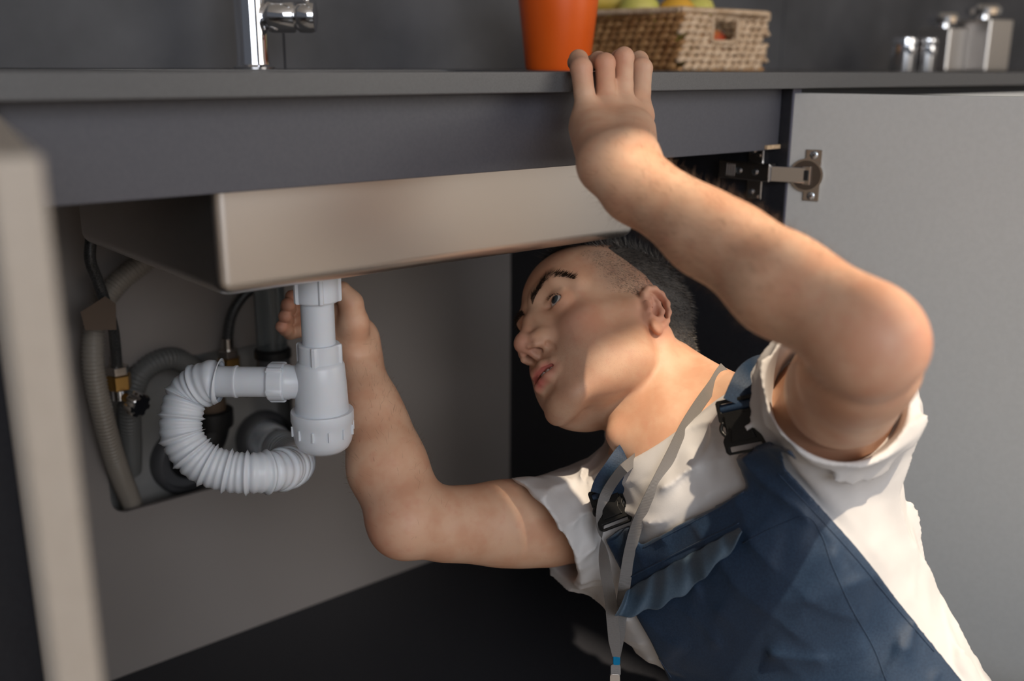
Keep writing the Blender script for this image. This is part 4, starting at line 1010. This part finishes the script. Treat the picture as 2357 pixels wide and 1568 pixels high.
# buckles
def buckle(px, py, ux, uy, Lb, Wb, lift=.007):
    h_ = hit(px, py, TREES); c = np.array(h_[0]); nv = np.array(h_[1]); nv = nv if nv @ FW < 0 else -nv
    nv = nv*.5-FW*.5; nv /= np.linalg.norm(nv)
    u = RT*ux-UP*uy; u = u-nv*(u @ nv); u /= np.linalg.norm(u); s = np.cross(u, nv)
    c = c+nv*lift; mx = Matrix.Identity(4)
    for i in range(3): mx[i][0] = s[i]; mx[i][1] = u[i]; mx[i][2] = nv[i]; mx[i][3] = c[i]
    root = None
    def pl(name, loops, z, t, bev, dx=0, dy=0):
        nonlocal root
        o = plate(name, [[(x*Wb+dx*Wb, y*Lb+dy*Lb) for x, y in lp] for lp in loops], t, mx @ Matrix.Translation((0, 0, z)), M['buckle'], root or ov, bevel=bev)
        if root is None: root = o
        return o
    R2 = lambda w_, h__, r, cx_=0, cy_=0: [(x+cx_, y+cy_) for x, y in rrect(w_, h__, r, 4)]
    # one outline: top loop, waisted body, bottom loop
    outl = [(-.46, .52), (.46, .52), (.50, .47), (.50, .12), (.44, .06), (.38, -.02), (.39, -.14), (.46, -.20), (.50, -.27), (.48, -.48), (.42, -.54), (-.42, -.54), (-.48, -.48), (-.50, -.27), (-.46, -.20), (-.39, -.14), (-.38, -.02), (-.44, .06), (-.50, .12), (-.50, .47)]
    pl('buckle', [outl, R2(.80, .17, .03, 0, .36), R2(.76, .10, .03, 0, -.44)], 0, .0045, .0011)
    pl('buckle_bar', [R2(.84, .05, .02, 0, .35)], .0005, .002, .0005)
    pl('buckle_cover', [[(-.36, .22), (.36, .22), (.30, .02), (.24, -.10), (.30, -.30), (-.30, -.30), (-.24, -.10), (-.30, .02)]], .0040, .0026, .0010)
    for sx in (-1, 1):
        bm = bmesh.new(); n_ = 14; pts_ = [mx @ Vector((sx*Wb*(.405+.085*math.sin(PI*t)), Lb*(.10-.27*t), .0032)) for t in np.linspace(0, 1, n_)]
        sweep(bm, [np.array(p) for p in pts_], .0020, 10); obj('buckle_prong', bm, M['buckle'], root, smooth=True)
        pl('buckle_groove', [R2(.05, .20, .02, sx*.30, .05)], .0062, .0009, .0003)
    # webbing folded over the bar
    bm = bmesh.new(); n_ = 10; g = []
    for t in np.linspace(-.5, .5, 7):
        g.append([bm.verts.new(mx @ Vector((Wb*.80*t, Lb*.355+Lb*.085*math.cos(a), .001+.0042*math.sin(a)))) for a in np.linspace(0, PI, n_)])
    for a, b in zip(g, g[1:]):
        for i in range(n_-1): bm.faces.new((a[i], a[i+1], b[i+1], b[i]))
    obj('strap_fold', bm, M['denim'], root, smooth=True)
buckle(1714, 976, -.28, -1, .050, .042); buckle(1409, 1172, -.42, -1, .046, .038)
# pocket flap and seams
def surfrow(pts_, n, off, lift=None):
    c = spline([(x, y, 0) for x, y in pts_], n)[0]; out = []
    for i, (x, y, _) in enumerate(c):
        h_ = hit(x, y, [BO]); p = np.array(h_[0]) if h_ else P(x, y, 1.0)
        out.append(p-FW*(off if lift is None else lift(i/(n-1))))
    return out
n_ = 44; rnd = np.random.default_rng(2).normal(size=(8, 44))*.0006
top = surfrow([(1440, 1358), (1520, 1310), (1610, 1262), (1700, 1212)], n_, .003)
bot = []; c0_ = spline([(1412, 1424, 0), (1470, 1414, 0), (1540, 1388, 0), (1600, 1350, 0), (1640, 1310, 0), (1690, 1262, 0), (1708, 1222, 0)], n_)[0]
for i in range(n_):
    b = P(c0_[i][0], c0_[i][1], dep(top[i])-.013-.004*math.sin(i*.5)); b = b+UP*.0022*math.sin(i*.8+1); bot.append(b)
rows = []
for j, s in enumerate(np.linspace(0, 1, 8)):
    rows.append([lerp(top[i], bot[i], s)-FW*(.006*math.sin(PI*s)+.0026*math.sin(i*.95+2*s)*(1-s*.5)) for i in range(n_)])
patch('pocket_flap', rows, M['denim2'], ov)['label'] = 'lighter curled pocket flap on the bib'
def seam(ctrl, parent=ov, r=.0007, off=.0006, mt=None, n=60):
    c = spline([(x, y, 0) for x, y in ctrl], n)[0]; pts_ = []
    for x, y, _ in c:
        h_ = hit(x, y, [BO])
        if h_: pts_.append(np.array(h_[0])-FW*off)
    if len(pts_) > 3: bm = bmesh.new(); sweep(bm, pts_, r, 6); obj('seam', bm, mt or M['denim'], parent, smooth=True)
seam([(1425, 1342), (1520, 1293), (1615, 1245), (1700, 1204)], r=.0009)
seam([(1480, 1262), (1560, 1220), (1650, 1172), (1712, 1132)], r=.0006, off=.0002)
seam([(1710, 1250), (1780, 1215), (1855, 1190), (1890, 1230), (1915, 1300), (1960, 1400), (2010, 1490), (2040, 1568)], r=.0006, off=.0002)
seam([(1460, 1430), (1500, 1490), (1545, 1560)], r=.0006, off=.0002)
seam([(1790, 1090), (1870, 1175), (1970, 1285), (2060, 1395), (2150, 1500)], r=.0006, off=.0002)
# ------------------------------------------------------------------ lanyard
ln = thing('lanyard', 'grey ribbon lanyard hanging from the neck of the man to a metal clip', 'lanyard', tuple(P(1418, 1540, 1.0)))
TL = TREES
r1 = spath([(1668, 846), (1655, 864), (1642, 885), (1606, 935), (1575, 985), (1548, 1040), (1520, 1095), (1490, 1155), (1466, 1210), (1450, 1270), (1440, 1330), (1434, 1375, 1.063), (1430, 1410, 1.057), (1424, 1470, 1.052), (1420, 1512, 1.05)], 120, .004, dive=.02)
ribbon('ribbon', r1, .0125, M['lan'], ln, twist=lambda t: .25*math.sin(t*5), wfun=lambda t: 1 if t < .93 else 1-(t-.93)*6)
r2 = spath([(1474, 1046), (1458, 1060), (1425, 1090), (1393, 1140), (1382, 1190), (1384, 1245), (1390, 1290, 1.085), (1396, 1330, 1.080), (1405, 1380, 1.070), (1412, 1450, 1.058), (1418, 1512, 1.052)], 110, .024, dive=.04)
ribbon('ribbon', r2, .0125, M['lan'], ln, twist=lambda t: .3+2.6/(1+math.exp(-(t-.46)*22)), wfun=lambda t: 1 if t < .93 else 1-(t-.93)*6)
a, b = P(1420, 1508, 1.051), P(1418, 1530, 1.051)
def seg_plate(name, p, q, wdt, th, mt, bev, parent=ln):
    mx = frame(lerp(p, q, .5), -FW, np.cross(-FW, UP)); L = float(np.linalg.norm(q-p))
    return plate(name, [rrect(wdt, L, min(wdt, L)*.25, 4)], th, mx @ Matrix.Translation((0, 0, -th/2)), mt, parent, bevel=bev)
seg_plate('crimp', a, b, .0072, .004, M['crimp'], .001)['label'] = 'shiny blue crimp band'
seg_plate('ribbon_loop', P(1418, 1529, 1.051), P(1416, 1556, 1.051), .0105, .0022, M['lan'], .0008)
seg_plate('clip', P(1416, 1551, 1.051), P(1414, 1585, 1.051), .0105, .0045, M['nickel'], .0012)
# ------------------------------------------------------------------ eyes, teeth, hair, brows
for sx in (1, -1):
    c = HF.w((sx*.0325, .0765, .0205)); look = P(930, 520, 1.02)-c if sx > 0 else P(930, 520, 1.02)-c
    look = look/np.linalg.norm(look)
    mx = frame(c, look); bm = bmesh.new(); bmesh.ops.create_uvsphere(bm, u_segments=32, v_segments=20, radius=.0128, matrix=Matrix.Translation(vec(c)))
    e = obj('eye', bm, M['eye'] if 'eye' in M else mat('eye_white', (.62, .57, .54), .12), man, smooth=True)
    bm = bmesh.new(); lathe(bm, [(.0055, .0117), (.0052, .0123), (.0042, .0128), (.0024, .0131), (.0023, .0131)], mx, 28); obj('iris', bm, mat('grey_iris', (.045, .06, .07), .08), e, smooth=True)
    bm = bmesh.new(); lathe(bm, [(.0024, .0131), (.0010, .01325)], mx, 20); obj('pupil', bm, M['rubber'], e, smooth=True)
bm = bmesh.new()
for i in range(-3, 4):
    xx = i*.0068; yy = .0962-abs(xx)*.30; w_ = .0032
    bmesh.ops.create_cube(bm, size=1, matrix=Matrix(((*HF.M[0], HF.w((xx, yy, -.0590))[0]), (*HF.M[1], HF.w((xx, yy, -.0590))[1]), (*HF.M[2], HF.w((xx, yy, -.0590))[2]), (0, 0, 0, 1))) @ Matrix.Diagonal((.0064, .004, .0085, 1)))
obj('teeth', bm, M['white'], man, bevel=.0012)
hairp = [ell((0, -.012, .053), (.0765, .0985, .0795), 0, **H), ell((0, .050, .094), (.048, .042, .030), .02, **H), ell((0, -.045, -.010), (.060, .055, .055), .03, **H)]
fh = Field(HG, (-.10, -.13, -.08), (.10, .12, .15), HX*1.25); fh.add(hairp)
X, Y, Z = fh.ax[0][:, None, None]/HS, fh.ax[1][None, :, None]/HS, fh.ax[2][None, None, :]/HS
nh = fbm(X, Y, Z, 60, 9)
line = np.where(Z > .034, Y-(-.018+.95*(Z-.034)), Y-(-.022-.12*(.034-Z)))     # hairline: temple sweeps forward with height
line = np.maximum(line, -(Z+.060+.2*(Y+.08)))
fh.V = -smin(-(fh.V+.0015+.0010*nh), -(line+.004*nh), .016).astype(np.float32)
mh = fh.mesh('hair', smooth=1)
hr = link('hair', mh, M['hair'], man); hr['label'] = 'short cropped dark hair turning grey at the sides'
def strands(name, seeds, mt, parent, wd):
    V_, F_ = [], []
    for p, d, L, curl in seeds:
        d = d/np.linalg.norm(d); s = np.cross(d, RNG.normal(size=3)); s /= np.linalg.norm(s)
        m_ = p+d*L*.5+curl*L*.1; e = p+d*L+curl*L*.35; i = len(V_)
        V_ += [p-s*wd, p+s*wd, m_-s*wd*.8, m_+s*wd*.8, e]; F_ += [(i, i+1, i+3, i+2), (i+2, i+3, i+4)]
    me_ = bpy.data.meshes.new(name); me_.from_pydata([tuple(v) for v in V_], [], F_); return link(name, me_, mt, parent)
co = np.array([v.co[:] for v in mh.vertices]); no = np.array([v.normal[:] for v in mh.vertices])
sd = []; sdw = []
idx = RNG.integers(0, len(co), 14000)
for i in idx:
    l = HF.l(co[i])
    if l[0] < -.05: continue
    dn = no[i]*.35+HF.M @ np.array([0, -.35 if l[2] < .09 else .55, -.8 if l[2] < .09 else .1])+RNG.normal(size=3)*.22
    L = (.0045 if l[2] < .04 else .008 if l[2] < .085 else .014)*RNG.uniform(.7, 1.3)
    (sdw if RNG.random() < (.42 if l[2] < .06 else .18) else sd).append((co[i]-no[i]*.0008, dn, L, no[i]))
strands('hair_strand', sd, M['hair'], hr, .00022)['kind'] = 'stuff'; strands('silver_strand', sdw, M['hairw'], hr, .00022)['kind'] = 'stuff'
BK = bvh_of(me); sk_ = []
def near(p):
    r_n = BK.find_nearest(vec(p)); return np.array(r_n[0]), np.array(r_n[1])
# temple and nape stubble of hair growing out of the skin
for _ in range(7500):
    l = np.array([.066, RNG.uniform(-.02, .062), RNG.uniform(.018, .085)])
    if l[1] > .018+.66*(l[2]-.018)+RNG.normal()*.008 or (l[2] < .030 and l[1] < .0): continue
    p, nv = near(HF.w(l)); sk_.append((p-nv*.0003, nv*.25+HF.M @ np.array([0, -.25, -.9])+RNG.normal(size=3)*.25, .0040*RNG.uniform(.6, 1.2), nv))
strands('temple_hair', sk_, M['hairw'], hr, .00010)['kind'] = 'stuff'
bs = []; BRW = spline([(.010, .103, .0340), (.020, .1005, .0405), (.034, .093, .0455), (.046, .082, .0440), (.055, .070, .0375)], 201)[0]
for sx in (1, -1):
    for _ in range(640):
        t = RNG.random(); c = np.array([np.interp(t*200, np.arange(201), BRW[:, q]) for q in range(3)])
        w_ = .0042*(1-.55*t); l = c+np.array([0, 0, RNG.uniform(-1, 1)*w_]); l[0] *= sx
        p, nv = near(HF.w(l)); bs.append((p, HF.M @ np.array([sx*.75, -.35*t-.1, .45-.8*t])+nv*.16+RNG.normal(size=3)*.10, .0075*RNG.uniform(.7, 1.1), nv))
    for _ in range(60):
        t = RNG.uniform(-.55, 1); l = np.array([sx*(.033+.0115*t), .0915-.0045*t-.002*t*t, .0195+.0046*(1-t*t)]); p, nv = near(HF.w(l))
        bs.append((p, HF.M @ np.array([sx*.35+sx*.3*t, .75, .35]), .0034, nv))
strands('eyebrow', bs, M['brow'], man, .00020)
ah = []
for A, B, nn in ((EL, WL, 3200), (ER, WR, 900)):
    for _ in range(nn):
        t = RNG.uniform(.12, .95); d = RNG.normal(size=3); q = lerp(A, B, t)+d/np.linalg.norm(d)*.05; p, nv = near(q)
        ah.append((p, nv*.35+(B-A)/np.linalg.norm(B-A)*.6+RNG.normal(size=3)*.35, .009*RNG.uniform(.5, 1.1), nv))
strands('arm_hair', ah, M['fuzz'], man, .00007)['kind'] = 'stuff'
